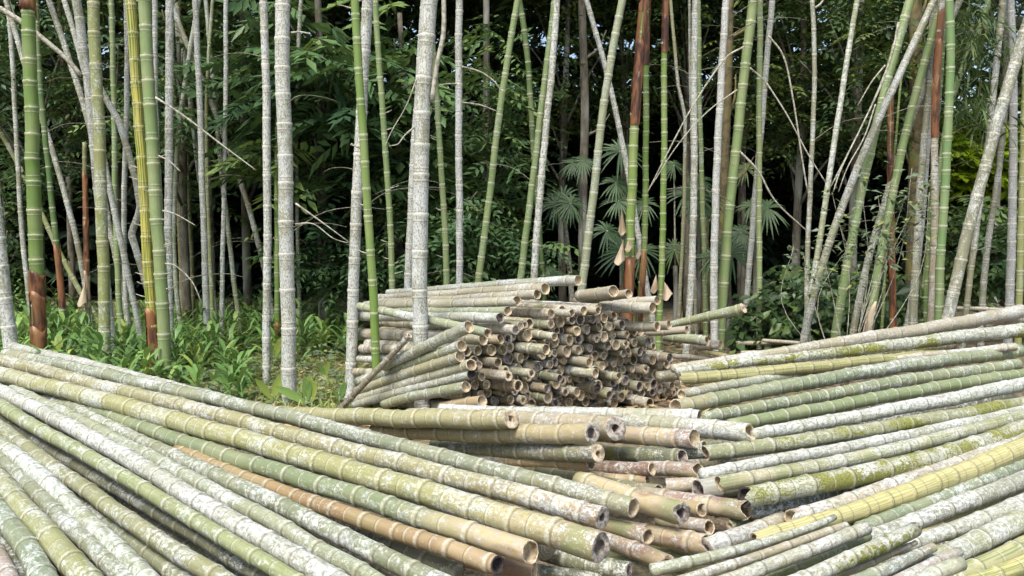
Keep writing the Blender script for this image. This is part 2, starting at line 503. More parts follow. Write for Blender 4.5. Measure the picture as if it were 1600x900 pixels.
    if ring:
        for s in nodes:
            if rings_where is not None and not rings_where(np.array(path_fn(s))): continue
            i = min(int(np.searchsorted(Sv, s)), n - 1)
            o = link(bpy.data.objects.new('node_ring', RINGS[ring]), root)
            o.color = (color[0], color[1], color[2], 1)
            o.matrix_basis = frame_matrix(path_fn(s) + zig(s), U[i], W[i], T[i], rad_fn(s), org, ring_h)
    for side, e in ((0, ends[0]), (n - 1, ends[1])):
        if isinstance(e, tuple):
            fm, hm = end_meshes(*e)
            o = link(bpy.data.objects.new('cut_end', fm), root)
            if side:
                o.matrix_basis = frame_matrix(P[side], U[side], W[side], T[side], rad[side], org)
            else:
                o.matrix_basis = frame_matrix(P[side], U[side], -W[side], -T[side], rad[side], org)
            link(bpy.data.objects.new('hollow', hm), o)
    return root, (Sv, P, T, U, W, rad, org)

# ------------------------------------------------------------------ lying culms: pixel path + height of the heap -> world
OL, GR, GG, TE = (.25, .25, .09), (.15, .20, .07), (.21, .24, .13), (.19, .25, .13)
YE, OR, TA, PK = (.46, .40, .15), (.36, .22, .07), (.40, .34, .23), (.36, .25, .19)
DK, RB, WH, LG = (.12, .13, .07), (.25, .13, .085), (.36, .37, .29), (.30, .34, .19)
def lying(label, color, opts, pts, z0, z1, w0, w1, e0, e1, name='cut_bamboo', group=None, depth=None):
    n = len(pts)
    xs = np.array([p[0] for p in pts], float)
    acc = np.concatenate([[0], np.cumsum(np.hypot(np.diff(xs), np.diff([p[1] for p in pts])))])
    fr = acc / acc[-1]
    if depth:
        W3 = np.array([at_depth(p[0], p[1], depth[0] + (depth[1] - depth[0]) * f) for p, f in zip(pts, fr)])
    else:
        W3 = np.array([at_height(p[0], p[1], z0 + (z1 - z0) * f) for p, f in zip(pts, fr)])
    cl = np.concatenate([[0], np.cumsum(np.linalg.norm(np.diff(W3, axis=0), axis=1))])
    deg = 1 if n == 2 else 2
    co = [np.polyfit(cl, W3[:, k], deg) for k in range(3)]
    Lc = cl[-1]
    x0, x1 = opts.get('x0', 0.0), opts.get('x1', 0.0)          # extra length beyond the picture
    def poly(u):
        uu = min(max(u, 0), Lc)
        p = np.array([np.polyval(c, uu) for c in co])
        if u != uu:
            d = np.array([np.polyval(np.polyder(c), uu) for c in co]); d[2] *= .3
            p = p + d * (u - uu)
        return p
    us = np.linspace(-x0, Lc + x1, 90)
    PP = np.array([poly(u) for u in us])
    PP[:, 2] = np.maximum(PP[:, 2], .03)
    al = np.concatenate([[0], np.cumsum(np.linalg.norm(np.diff(PP, axis=0), axis=1))])
    L = al[-1]
    path = lambda s: np.array([np.interp(s, al, PP[:, k]) for k in range(3)])
    fat = opts.get('fat', 1.0)
    r0 = fat * w0 / 2 / F * (W3[0][1]); r1 = fat * w1 / 2 / F * (W3[-1][1])
    s0, s1 = np.interp(0, us, al), np.interp(Lc, us, al)
    radf = lambda s: r0 + (r1 - r0) * min(max((s - s0) / max(s1 - s0, 1e-3), -.15), 1.1)
    o = dict(lichen=.35, moss=0, stripe=0, dry=0, band=.35, inter=.26, ring='skin', ring_h=.5)
    lum = .3 * color[0] + .6 * color[1] + .1 * color[2]; color = tuple(c * .84 + lum * .16 for c in color)
    opts = dict(opts)
    if opts.get('lichen', .35) > .2: opts['lichen'] = min(opts.get('lichen', .35) + .02, .88)
    o.update({k: v for k, v in opts.items() if k not in ('x0', 'x1', 'fat')})
    if o['lichen'] > .4 and 'ring_h' not in opts: o['ring_h'] = .45
    return build_culm(name, label, path, L, radf, color, ends=(e0, e1), group=group, **o)
CAP = 'cap'
def E(v=1, wall='mid', look='tan'):
    return (v, wall, look)

LEFT = 'cut culms of the left heap'
rows_left = [
 ('slim pale culm at the very top of left heap, tip showing behind the grey-green one', WH, dict(lichen=.5, inter=.22), [(16, 544), (80, 556), (160, 575), (240, 598), (330, 624), (450, 653)], .43, .36, 18, 20, E(1, 'thick', 'grey'), CAP),
 ('long grey-green culm along the top edge of left heap, sawn end at right', GG, dict(lichen=.42, dry=.25), [(8, 554), (80, 566), (150, 583), (228, 603), (320, 623), (400, 637), (600, 687), (800, 741), (986, 797)], .47, .37, 19, 33, E(2, 'thick', 'grey'), E(1, 'mid', 'tan')),
 ('whitish culm second from top of left heap, ochre towards its grey capped end', (.31, .28, .09), dict(lichen=.56, dry=.8, x0=.8), [(0, 566), (80, 580), (160, 602), (240, 624), (320, 646), (450, 681), (574, 709), (640, 730), (768, 763), (870, 790), (946, 808)], .44, .40, 20, 38, CAP, E(0, 'small', 'grey')),
 ('thick olive yellow culm with fine white specks, largest cut end of left heap', (.33, .32, .08), dict(lichen=.47, dry=.6, x0=.8), [(0, 586), (80, 602), (160, 626), (240, 648), (320, 670), (420, 698), (516, 730), (640, 766), (764, 804), (840, 827), (943, 854)], .45, .44, 24, 50, CAP, E(1, 'thick', 'grey')),
 ('clean green culm of left heap ending in a wide open hollow above the burnt end', (.20, .25, .10), dict(lichen=.22, dry=.9, inter=.25, band=.45), [(140, 640), (228, 668), (262, 681), (298, 693), (374, 722), (420, 737), (476, 751), (530, 768), (588, 786), (648, 805), (714, 825), (784, 849), (826, 861)], .36, .43, 22, 38, CAP, E(3, 'thin', 'tan')),
 ('orange brown culm with a blackened burnt end, left heap', OR, dict(lichen=.18, dry=.4, inter=.19, band=.45), [(280, 704), (320, 722), (372, 743), (404, 756), (442, 770), (480, 783), (520, 796), (566, 812), (612, 828), (662, 846), (710, 864), (776, 884)], .33, .38, 22, 31, CAP, E(4, 'mid', 'burnt')),
 ('white-flecked grey-green culm running below the orange one, left heap', GG, dict(lichen=.62), [(48, 612), (108, 634), (164, 659), (220, 688), (256, 705), (328, 741), (374, 764), (420, 788), (472, 812), (524, 834), (582, 860), (640, 884), (700, 905)], .34, .40, 18, 30, CAP, CAP),
 ('speckled green culm hugging the upper side of the whitest one, left heap', LG, dict(lichen=.5, dry=.3), [(20, 611), (108, 652), (170, 682), (230, 711), (320, 760), (360, 780), (416, 811), (472, 846), (536, 878), (590, 905)], .37, .38, 18, 27, CAP, CAP),
 ('broad culm crusted almost white, middle of left heap', WH, dict(lichen=.82, x0=.7), [(10, 616), (60, 642), (128, 677), (184, 709), (210, 724), (280, 761), (320, 786), (394, 832), (432, 856), (480, 884), (510, 902)], .42, .43, 20, 33, CAP, CAP),
 ('yellow-green culm just below the whitest one, left heap', (.27, .32, .10), dict(lichen=.42, x0=.8), [(0, 632), (36, 656), (76, 680), (124, 708), (172, 736), (200, 751), (228, 765), (256, 781), (286, 800), (320, 822), (382, 862), (440, 894), (462, 908)], .41, .41, 19, 25, CAP, CAP),
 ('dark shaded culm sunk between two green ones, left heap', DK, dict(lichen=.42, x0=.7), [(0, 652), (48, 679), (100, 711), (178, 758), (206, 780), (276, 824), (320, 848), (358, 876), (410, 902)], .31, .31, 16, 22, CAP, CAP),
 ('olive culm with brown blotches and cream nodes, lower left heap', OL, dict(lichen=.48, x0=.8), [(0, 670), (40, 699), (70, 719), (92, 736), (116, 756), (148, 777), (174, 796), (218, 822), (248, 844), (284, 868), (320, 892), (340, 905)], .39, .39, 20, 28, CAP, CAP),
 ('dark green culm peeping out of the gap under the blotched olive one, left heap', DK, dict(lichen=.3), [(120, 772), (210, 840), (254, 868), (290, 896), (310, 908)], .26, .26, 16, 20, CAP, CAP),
 ('grey-green culm half hidden beside the streaky white one, lower left', GG, dict(lichen=.6), [(90, 752), (180, 830), (230, 866), (275, 900)], .30, .30, 20, 26, CAP, CAP),
 ('green culm streaked with white crust, fifth from lower left corner', LG, dict(lichen=.66, x0=.7), [(-20, 676), (36, 724), (64, 747), (92, 776), (128, 808), (156, 836), (184, 860), (210, 884), (232, 903)], .38, .37, 22, 30, CAP, CAP),
 ('evenly grey-green culm between the streaky white one and the yellow-flushed one', GG, dict(lichen=.5, x0=.7), [(-20, 694), (12, 724), (48, 761), (88, 801), (128, 840), (160, 872), (190, 904)], .36, .35, 20, 27, CAP, CAP),
 ('thick green culm flushed yellow on one side, near lower left corner', (.30, .31, .09), dict(lichen=.42, x0=.6), [(-30, 716), (0, 748), (20, 772), (40, 797), (64, 825), (88, 855), (120, 890), (132, 904)], .37, .36, 27, 36, CAP, CAP),
 ('teal-tinged green culm with pale nodes, nearest the lower left corner but one', TE, dict(lichen=.4, x0=.6), [(-30, 764), (0, 801), (16, 824), (30, 848), (58, 886), (70, 904)], .35, .34, 26, 36, CAP, CAP),
 ('dark sliver of culm in the lower left corner gap', DK, dict(lichen=.45, x0=.4), [(-30, 800), (4, 846), (28, 890), (36, 906)], .28, .28, 18, 20, CAP, CAP),
 ('brownish culm in the very lower left corner', PK, dict(lichen=.4, x0=.4), [(-30, 835), (0, 878), (14, 902)], .33, .33, 24, 26, CAP, CAP),
]
MID = 'cut culms of the middle heap'
rows_mid = [
 ('smooth olive culm lying across in front of the short-culm stack, knotted end', (.36, .34, .12), dict(lichen=.25, dry=.35, inter=.25, band=.45), [(440, 646), (504, 650), (566, 653), (640, 654), (720, 654), (797, 653)], .20, .52, 25, 32, CAP, E(3, 'small', 'tan')),
 ('pinkish white culm with a grey knotty end, behind the ringed tan end', (.42, .33, .22), dict(lichen=.5, dry=.5), [(640, 652), (840, 659), (962, 668)], .25, .50, 30, 39, CAP, E(2, 'small', 'grey')),
 ('tan culm with two rings at its thick-walled end, upper middle heap', (.34, .27, .10), dict(lichen=.3, dry=.5), [(585, 673), (700, 675), (840, 677), (925, 676)], .22, .52, 26, 33, CAP, E(1, 'thick', 'grey')),
 ('mossy grey culm below the ringed tan one, small hole in its end', DK, dict(lichen=.42, moss=.3, dry=.3), [(680, 697), (840, 706), (935, 709)], .16, .42, 24, 29, CAP, E(4, 'small', 'tan')),
 ('orange underside culm tucked beneath the mossy grey one', OR, dict(lichen=.3, dry=.4), [(690, 715), (840, 722), (924, 724)], .12, .33, 18, 20, CAP, E(3, 'mid', 'tan')),
 ('thin pale culm along the back of the middle heap, open end at right', WH, dict(lichen=.6, dry=.3), [(690, 640), (840, 646), (980, 650), (1092, 652)], .30, .46, 20, 24, CAP, E(1, 'mid', 'tan')),
 ('whitish green culm with a notched torn end, right of the pinkish pair', (.36, .35, .22), dict(lichen=.6, dry=.2), [(930, 654), (1050, 665), (1173, 676)], .36, .47, 27, 31, CAP, E(5, 'mid', 'tan')),
 ('pink flushed culm with a light wide hollow, centre of middle heap', PK, dict(lichen=.36, dry=.9), [(930, 676), (970, 680), (1086, 687)], .36, .46, 28, 31, CAP, E(4, 'thin', 'tan')),
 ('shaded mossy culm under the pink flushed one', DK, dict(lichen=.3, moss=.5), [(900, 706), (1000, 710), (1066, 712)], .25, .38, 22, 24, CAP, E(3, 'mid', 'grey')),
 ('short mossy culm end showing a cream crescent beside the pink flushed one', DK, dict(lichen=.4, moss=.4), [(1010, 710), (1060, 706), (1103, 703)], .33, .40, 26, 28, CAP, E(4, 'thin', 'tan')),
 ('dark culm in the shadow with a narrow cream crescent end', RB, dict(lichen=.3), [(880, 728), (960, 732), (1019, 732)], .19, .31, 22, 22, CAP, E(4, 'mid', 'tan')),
 ('purplish brown culm ending in a cream crescent below the mossy one', PK, dict(lichen=.4, dry=.6), [(1000, 731), (1026, 732), (1091, 735)], .27, .34, 24, 25, CAP, E(6, 'thin', 'tan')),
 ('dark cracked culm with a grey ringed end, lower middle heap', DK, dict(lichen=.42, dry=.2), [(840, 738), (880, 745), (970, 761), (1030, 769)], .14, .24, 20, 24, CAP, E(2, 'mid', 'grey')),
 ('short yellow orange piece glimpsed in the gap of the middle heap', OR, dict(lichen=.15, dry=.7, ring='cream', inter=.18), [(925, 744), (964, 748), (1012, 751)], .22, .24, 18, 18, CAP, E(3, 'mid', 'tan')),
 ('split yellow and red culm with blackened holes in its end', YE, dict(lichen=.25, dry=.95), [(905, 752), (946, 766), (1020, 790), (1063, 804)], .30, .31, 32, 39, CAP, E(6, 'thick', 'grey')),
 ('orange green stub showing just behind the split yellow culm', OR, dict(lichen=.35, moss=.2, dry=.5), [(1010, 780), (1050, 787), (1097, 795)], .18, .25, 22, 24, CAP, E(4, 'mid', 'tan')),
 ('broad salmon pink culm with a jagged vertical end, lower middle heap', PK, dict(lichen=.3, dry=.95), [(1000, 773), (1040, 779), (1100, 787), (1167, 797)], .21, .28, 28, 33, CAP, E(6, 'thin', 'tan')),
 ('pale pink stub below the split yellow culm', (.46, .36, .28), dict(lichen=.3, dry=.4), [(1030, 815), (1072, 820), (1109, 824)], .14, .20, 22, 24, CAP, E(3, 'mid', 'tan')),
 ('thick red-brown culm with double rings near its end', RB, dict(lichen=.33, dry=.8), [(960, 824), (1016, 835), (1107, 851)], .14, .21, 31, 35, CAP, E(5, 'thin', 'tan')),
 ('short tan culm with oval hollow, right of the two large yellow ends', (.34, .26, .13), dict(lichen=.4, dry=.7), [(915, 812), (956, 822), (1012, 838)], .24, .28, 24, 26, CAP, E(1, 'mid', 'tan')),
 ('deep red culm at the bottom with a white ringed end', RB, dict(lichen=.38, dry=.5), [(920, 832), (958, 848), (1042, 881)], .19, .24, 27, 30, CAP, E(2, 'thick', 'tan')),
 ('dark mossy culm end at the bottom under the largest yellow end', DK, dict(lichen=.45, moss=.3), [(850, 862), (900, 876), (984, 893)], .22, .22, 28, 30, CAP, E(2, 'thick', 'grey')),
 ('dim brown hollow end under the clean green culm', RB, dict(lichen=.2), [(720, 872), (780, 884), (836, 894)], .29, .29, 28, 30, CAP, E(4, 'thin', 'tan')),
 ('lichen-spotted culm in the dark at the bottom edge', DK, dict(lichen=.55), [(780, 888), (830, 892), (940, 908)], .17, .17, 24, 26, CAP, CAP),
]
RIGHT = 'cut culms of the right heap'
rows_right = [
 ('topmost pale tan culm of right heap, rounded end rising at the far right', TA, dict(lichen=.5, inter=.3), [(1050, 575), (1148, 561), (1232, 549), (1280, 541), (1380, 524), (1480, 507), (1540, 497), (1595, 486)], .50, .78, 14, 22, CAP, E(2, 'thick', 'tan')),
 ('stubby brown culm jutting out behind the topmost one at right edge', PK, dict(lichen=.4, x1=.5), [(1545, 507), (1580, 500), (1612, 495)], .66, .70, 18, 18, CAP, CAP),
 ('white culm blotched with moss, second from top of right heap', WH, dict(lichen=.72, moss=.75, x1=.8), [(1060, 581), (1140, 568), (1240, 558), (1340, 549), (1380, 541), (1480, 528), (1600, 517)], .49, .66, 14, 22, CAP, CAP),
 ('yellow culm with pinkish brown nodes, upper right heap', YE, dict(lichen=.05, stripe=.5, ring='pink', inter=.17, band=.2), [(1062, 591), (1150, 586), (1240, 577), (1360, 564), (1392, 560), (1475, 552)], .46, .50, 20, 16, E(5, 'thick', 'tan'), CAP),
 ('slim dark-ended culm resting on the yellow one at right', TA, dict(lichen=.45), [(1400, 560), (1460, 554), (1530, 546), (1587, 542)], .50, .58, 9, 13, CAP, E(1, 'thick', 'grey')),
 ('pinkish green culm squeezed between the yellow and the big hollow one', LG, dict(lichen=.45, dry=.4), [(1062, 616), (1140, 605), (1220, 591), (1330, 574), (1400, 566)], .41, .41, 18, 16, E(2, 'mid', 'tan'), CAP),
 ('green culm with a large round open hollow at its left end', (.24, .29, .14), dict(lichen=.45, dry=.5, inter=.2, band=.4), [(1052, 636), (1096, 629), (1140, 621), (1210, 607), (1270, 595), (1330, 585), (1396, 575), (1480, 563), (1560, 552), (1594, 548)], .50, .52, 25, 20, E(7, 'thin', 'tan'), CAP),
 ('dark green culm right below the big hollow one', (.21, .26, .11), dict(lichen=.4, ring='cream', inter=.2, band=.7), [(1096, 653), (1184, 638), (1260, 624), (1360, 605), (1380, 600), (1480, 585), (1592, 570)], .43, .47, 20, 19, CAP, E(2, 'thick', 'tan')),
 ('fresh green culm with yellow patches and broad cream nodes, right heap', (.23, .29, .11), dict(lichen=.16, stripe=.1, ring='cream', inter=.22, band=.5, dry=.5, x1=.6), [(1140, 666), (1176, 660), (1206, 653), (1240, 646), (1274, 640), (1308, 634), (1372, 622), (1434, 611), (1494, 602), (1554, 592), (1600, 585)], .42, .47, 22, 20, CAP, CAP),
 ('lavender grey lichened culm lying over the fresh green one', WH, dict(lichen=.8, x1=.6), [(1176, 679), (1250, 667), (1316, 654), (1360, 645), (1412, 636), (1472, 626), (1540, 613), (1600, 600)], .45, .52, 20, 22, CAP, CAP),
 ('thick mossy culm in the middle of right heap', (.27, .28, .12), dict(lichen=.55, moss=.7, x1=.6), [(1100, 708), (1180, 699), (1260, 687), (1360, 671), (1454, 657), (1528, 644), (1600, 630)], .39, .43, 26, 22, E(3, 'mid', 'tan'), CAP),
 ('white crusted culm showing its upper half below the mossy one', WH, dict(lichen=.85, x1=.6), [(1094, 741), (1184, 727), (1280, 709), (1380, 688), (1480, 668), (1540, 656), (1600, 645)], .35, .40, 22, 20, CAP, CAP),
 ('grey ring-ended culm stub pointing left beside the pale notched one', TA, dict(lichen=.4, dry=.5), [(1040, 758), (1085, 756), (1135, 750)], .27, .29, 24, 22, E(1, 'small', 'grey'), CAP),
 ('ash grey open tube facing the viewer at the middle of right heap', (.42, .41, .37), dict(lichen=.3), [(1091, 765), (1128, 759), (1200, 747)], .30, .31, 28, 24, E(0, 'thin', 'grey'), CAP),
 ('pale yellow-green culm with a notched hollow at its left end', (.38, .37, .18), dict(lichen=.5, dry=.4, stripe=.4, inter=.21, x1=.6), [(1124, 757), (1174, 748), (1222, 739), (1308, 722), (1372, 708), (1432, 695), (1484, 683), (1528, 671), (1600, 650)], .37, .42, 26, 21, E(5, 'thin', 'tan'), CAP),
 ('white culm with bold moss streaks and a black rotten left end', (.34, .34, .18), dict(lichen=.75, moss=.8, x1=.6), [(1160, 777), (1240, 767), (1280, 755), (1340, 744), (1380, 732), (1480, 708), (1560, 684), (1600, 670)], .34, .41, 27, 24, E(6, 'mid', 'burnt'), CAP),
 ('dark shaded culm under the moss-streaked white one', DK, dict(lichen=.45), [(1172, 801), (1260, 784), (1340, 767), (1420, 748)], .25, .28, 18, 18, CAP, CAP),
 ('small dark green culm with a tiny hole, deep in the right heap', GR, dict(lichen=.3), [(1140, 821), (1200, 808), (1260, 794)], .19, .21, 16, 16, E(2, 'small', 'tan'), CAP),
 ('pinkish white culm with a broken brown left end, right heap', (.42, .36, .28), dict(lichen=.7, dry=.3, x1=.6), [(1233, 808), (1300, 791), (1340, 778), (1420, 750), (1500, 724), (1600, 692)], .26, .38, 22, 20, E(6, 'thin', 'tan'), CAP),
 ('butter yellow culm with thin dark node lines, widest of right heap', (.58, .50, .17), dict(lichen=.12, stripe=.25, ring='dark', inter=.16, band=.0, x1=.6), [(1180, 844), (1226, 829), (1320, 806), (1358, 792), (1396, 778), (1432, 765), (1462, 754), (1492, 743), (1546, 723), (1600, 701)], .24, .40, 22, 26, E(5, 'mid', 'tan'), CAP),
 ('light teal green culm along the lower side of the butter yellow one', TE, dict(lichen=.42, x1=.5), [(1340, 826), (1410, 805), (1446, 791), (1506, 766), (1558, 744), (1600, 727)], .24, .33, 20, 20, CAP, CAP),
 ('grey-black lichened culm below the light teal one', (.28, .28, .20), dict(lichen=.62, moss=.2, x1=.5), [(1325, 854), (1400, 824), (1460, 803), (1520, 781), (1600, 750)], .23, .32, 22, 22, CAP, CAP),
 ('sliver of yellow-green culm below the grey-black one at right edge', YE, dict(lichen=.2, x1=.5), [(1430, 836), (1500, 806), (1600, 771)], .21, .25, 14, 14, CAP, CAP),
 ('lavender and white lichened culm with a splintered left tip', WH, dict(lichen=.78, x1=.5), [(1392, 860), (1434, 848), (1474, 836), (1508, 823), (1540, 812), (1570, 801), (1600, 788)], .24, .30, 17, 25, E(6, 'mid', 'tan'), CAP),
 ('olive lichened culm second from the lower right corner', (.32, .33, .17), dict(lichen=.58, ring='dark', x1=.5), [(1400, 906), (1456, 877), (1510, 856), (1550, 839), (1582, 824), (1600, 815)], .24, .28, 28, 29, CAP, CAP),
 ('striped yellow-green culm above the lower right corner', (.42, .41, .16), dict(lichen=.3, stripe=.5, x1=.5), [(1480, 906), (1506, 894), (1546, 880), (1580, 864), (1600, 854)], .20, .23, 24, 24, CAP, CAP),
 ('bright yellow culm in the lower right corner', (.52, .46, .14), dict(lichen=.1, stripe=.5, ring='dark', x1=.5), [(1530, 908), (1562, 897), (1600, 882)], .18, .19, 24, 24, CAP, CAP),
 ('grey culm with a round knot hole beside the red-brown ringed end', (.36, .34, .27), dict(lichen=.6, dry=.4), [(1104, 857), (1148, 841), (1222, 812)], .20, .22, 26, 22, E(4, 'small', 'grey'), CAP),
 ('long slim grey-green tip lying lowest across the right heap', (.34, .36, .22), dict(lichen=.5), [(1020, 893), (1066, 880), (1168, 858), (1216, 844), (1260, 826), (1304, 808)], .27, .33, 17, 8, CAP, CAP),
 ('slim grey-tan tip with a split point, second of the crossing tips', TA, dict(lichen=.55), [(1080, 903), (1130, 889), (1210, 859), (1260, 841), (1323, 821)], .29, .34, 14, 11, CAP, E(5, 'thick', 'tan')),
 ('blunt white-crusted tip, third of the crossing tips', (.38, .37, .26), dict(lichen=.7), [(1150, 905), (1210, 879), (1290, 851), (1352, 824)], .30, .36, 18, 17, CAP, CAP),
 ('green culm seen under the blunt white-crusted tip', (.22, .27, .08), dict(lichen=.25), [(1190, 906), (1240, 889), (1300, 866), (1356, 838)], .24, .29, 13, 13, CAP, CAP),
 ('spotted white and moss tip with black dots, fourth of the crossing tips', (.40, .39, .27), dict(lichen=.72, moss=.55), [(1255, 908), (1290, 892), (1360, 860), (1400, 842), (1429, 827)], .32, .36, 22, 19, CAP, CAP),
 ('splintered tan sliver beside the spotted tip', TA, dict(lichen=.25, ring=None), [(1320, 896), (1340, 887), (1392, 865), (1432, 848)], .28, .31, 13, 6, CAP, CAP),
 ('teal green tip with a pink point near the bottom edge', (.20, .30, .20), dict(lichen=.35, dry=.6), [(1340, 908), (1360, 899), (1400, 880), (1436, 864), (1458, 855)], .30, .33, 20, 12, CAP, E(3, 'thick', 'tan')),
 ('pinkish tip beside the teal one at the bottom edge', (.42, .35, .28), dict(lichen=.5), [(1395, 910), (1420, 898), (1468, 876), (1500, 862)], .29, .31, 16, 13, CAP, CAP),
 ('pale green blunt stub at the bottom edge, right of the pinkish tip', (.42, .43, .27), dict(lichen=.5), [(1440, 908), (1460, 898), (1500, 882)], .30, .31, 20, 19, CAP, CAP),
]
far_poles = [
 ('thin bleached pole on the ground behind the right heap, leftmost', TA, dict(lichen=.4), [(1152, 536), (1200, 536), (1245, 535)], 7, 6, E(1, 'thick', 'tan'), CAP, (10.6, 10.8)),
 ('thin bleached pole on the ground behind the right heap, lying highest', TA, dict(lichen=.3), [(1192, 532), (1240, 535), (1300, 541)], 6, 6, E(1, 'thick', 'tan'), CAP, (10.2, 9.6)),
 ('short bleached pole on the ground below the other two behind right heap', TA, dict(lichen=.3), [(1158, 551), (1195, 550), (1220, 551)], 6, 6, CAP, CAP, (9.8, 9.6)),
 ('slender straight pole lying behind the topmost culm at far right', TA, dict(lichen=.3), [(1493, 482), (1530, 483), (1575, 485)], 6, 7, CAP, CAP, (10.4, 10.2)),
 ('tan pole on the ground between the stack and the right heap', (.44, .38, .26), dict(lichen=.25), [(1050, 557), (1085, 558), (1118, 561)], 8, 8, CAP, E(1, 'thick', 'tan'), (9.2, 8.9)),
 ('yellowish pole end poking up between the stack and the right heap', YE, dict(lichen=.2), [(1092, 546), (1118, 552), (1142, 559)], 9, 9, CAP, CAP, (9.0, 8.7)),
]

def under_layer(rows, count, drop, word, pick):
    n = 0
    for i in range(len(rows) - 1):
        if i not in pick: continue
        a, b = rows[i], rows[i + 1]
        pa, pb = np.array(a[3], float), np.array(b[3], float)
        # midway between two neighbours, one layer down
        ts = np.linspace(0, .86, 6)
        fa = np.linspace(0, 1, len(pa)); fb = np.linspace(0, 1, len(pb))
        qa = np.stack([np.interp(ts, fa, pa[:, k]) for k in (0, 1)], 1); qb = np.stack([np.interp(ts, fb, pb[:, k]) for k in (0, 1)], 1)
        q = (qa + qb) / 2
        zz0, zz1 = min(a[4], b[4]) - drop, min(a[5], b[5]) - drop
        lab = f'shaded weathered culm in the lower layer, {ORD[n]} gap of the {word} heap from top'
        lying(lab, (.13, .13, .08) if n % 2 else (.17, .14, .09), dict(lichen=.4, x1=.3, x0=.2), [tuple(p) for p in q], max(zz0, .06), max(zz1, .06), (a[6] + b[6]) / 2, (a[7] + b[7]) / 2, CAP, CAP, group='lower layer culms of the heaps')  # dark culm colours imitate the shade of the gaps, not weathering
        n += 1

# ------------------------------------------------------------------ standing culms
KIND = {
 'white': dict(color=(.24, .24, .18), lichen=.98, ring='chalk', band=.8, moss=.12),
 'grey': dict(color=(.22, .22, .15), lichen=.6, ring='white', band=.5, moss=.1),
 'pale': dict(color=(.30, .34, .20), lichen=.55, ring='white', band=.6),
 'green': dict(color=(.17, .28, .05), lichen=.06, ring='cream', band=.5),
 'sage': dict(color=(.22, .31, .11), lichen=.22, ring='cream', band=.5),
 'olive': dict(color=(.28, .31, .10), lichen=.38, ring='cream', band=.5),
 'dark': dict(color=(.16, .16, .06), lichen=.2, ring='cream', band=.3),
 'striped': dict(color=(.52, .44, .08), lichen=.0, ring='cream', band=.3, stripe=1.0),
 'yellow': dict(color=(.30, .35, .07), lichen=.05, ring='cream', band=.5),
}
STAND = 'standing bamboo culms'
def standing(label, kind, pts, w_top, w_bot, d, inter=.26, z_top=7.5, bent=False, **kw):
    W3 = np.array([at_depth(x, y, d) for x, y in pts])
    order = np.argsort(W3[:, 2]); W3 = W3[order]
    zz = W3[:, 2]
    deg = min(2 if len(pts) < 5 else 3, len(pts) - 1)
    co = np.polyfit(zz, W3[:, 0], deg)
    zlo, zhi = zz[0], zz[-1]
    def xz(z):
        zc = min(max(z, zlo), zhi)
        if bent:
            x = np.interp(zc, zz, W3[:, 0])
            s0 = (W3[1][0] - W3[0][0]) / (zz[1] - zz[0]); s1 = (W3[-1][0] - W3[-2][0]) / (zz[-1] - zz[-2])
            s = s0 if z < zlo else s1
        else:
            x = np.polyval(co, zc); s = np.polyval(np.polyder(co), zc)
        return x + (z - zc) * s
    z0 = kw.pop('z0', 0.0)
    if kw.pop('no_top', False): z_top = zhi
    zs = np.linspace(z0, z_top, 70)
    PP = np.array([(xz(z), d, z) for z in zs])
    al = np.concatenate([[0], np.cumsum(np.linalg.norm(np.diff(PP, axis=0), axis=1))])
    path = lambda s: np.array([np.interp(s, al, PP[:, k]) for k in range(3)])
    rt, rb = w_top / 2 / F * d, w_bot / 2 / F * d
    def radf(s):
        z = np.interp(s, al, PP[:, 2])
        t = (z - zlo) / (zhi - zlo)
        return max(rb + (rt - rb) * min(max(t, -.2), 1.6), .006)
    o = dict(KIND[kind]); sheaths = kw.pop('sheaths', ()); o.update(kw)
    zvis = CAM_H + 380 / F * d
    color = o.pop('color')
    root, g = build_culm('standing_bamboo', label, path, al[-1], radf, color, inter=inter, ends=('cap', 'cap'),
                         rings_where=(lambda p: p[2] < zvis), group=STAND, ring_h=1.0, bow=.005, segs_per=2, **o)
    for ya, yb, mat in sheaths:
        za, zb = at_depth(800, ya, d).z, at_depth(800, yb, d).z      # za upper, zb lower
        wrap_sheath(root, path, radf, al, PP, za, max(zb, 0.0), mat)
    return root, (path, radf, al, PP, d)
def wrap_sheath(root, path, radf, al, PP, za, zb, mat):
    """old culm sheath: an overlapping wrap, open on one side, its upper lip cut slanting"""
    org = np.array(root.location)
    r = random.Random(int(za * 1000)); a0 = r.uniform(0, 6.28); n, m = 8, 18
    v, f = [], []
    for shell, k in ((0, 1.13), (1, 1.07)):
        for i in range(n):
            t = i / (n - 1)
            for j in range(m):
                a = a0 + (j / (m - 1)) * 5.9
                lip = (.10 * math.cos(a - a0) + .05 * math.sin(3 * a)) * min(.6, za - zb)
                z = zb + (za + lip - zb) * t
                s = np.interp(z, PP[:, 2], al); p = path(s); q = radf(s) * (k + .10 * (t ** 3) + .03 * math.sin(a * 2 + t * 5))
                v.append((p[0] + math.cos(a) * q - org[0], p[1] + math.sin(a) * q - org[1], z - org[2]))
    for sh in (0, 1):
        b = sh * n * m
        for i in range(n - 1):
            for j in range(m - 1):
                q = (b + i * m + j, b + i * m + j + 1, b + (i + 1) * m + j + 1, b + (i + 1) * m + j)
                f.append(q if sh == 0 else q[::-1])
    for j in range(m - 1):
        f.append(((n - 1) * m + j, (n - 1) * m + j + 1, n * m + (n - 1) * m + j + 1, n * m + (n - 1) * m + j))
    link(bpy.data.objects.new('sheath', mesh_np('sheath', v, f, mat)), root)
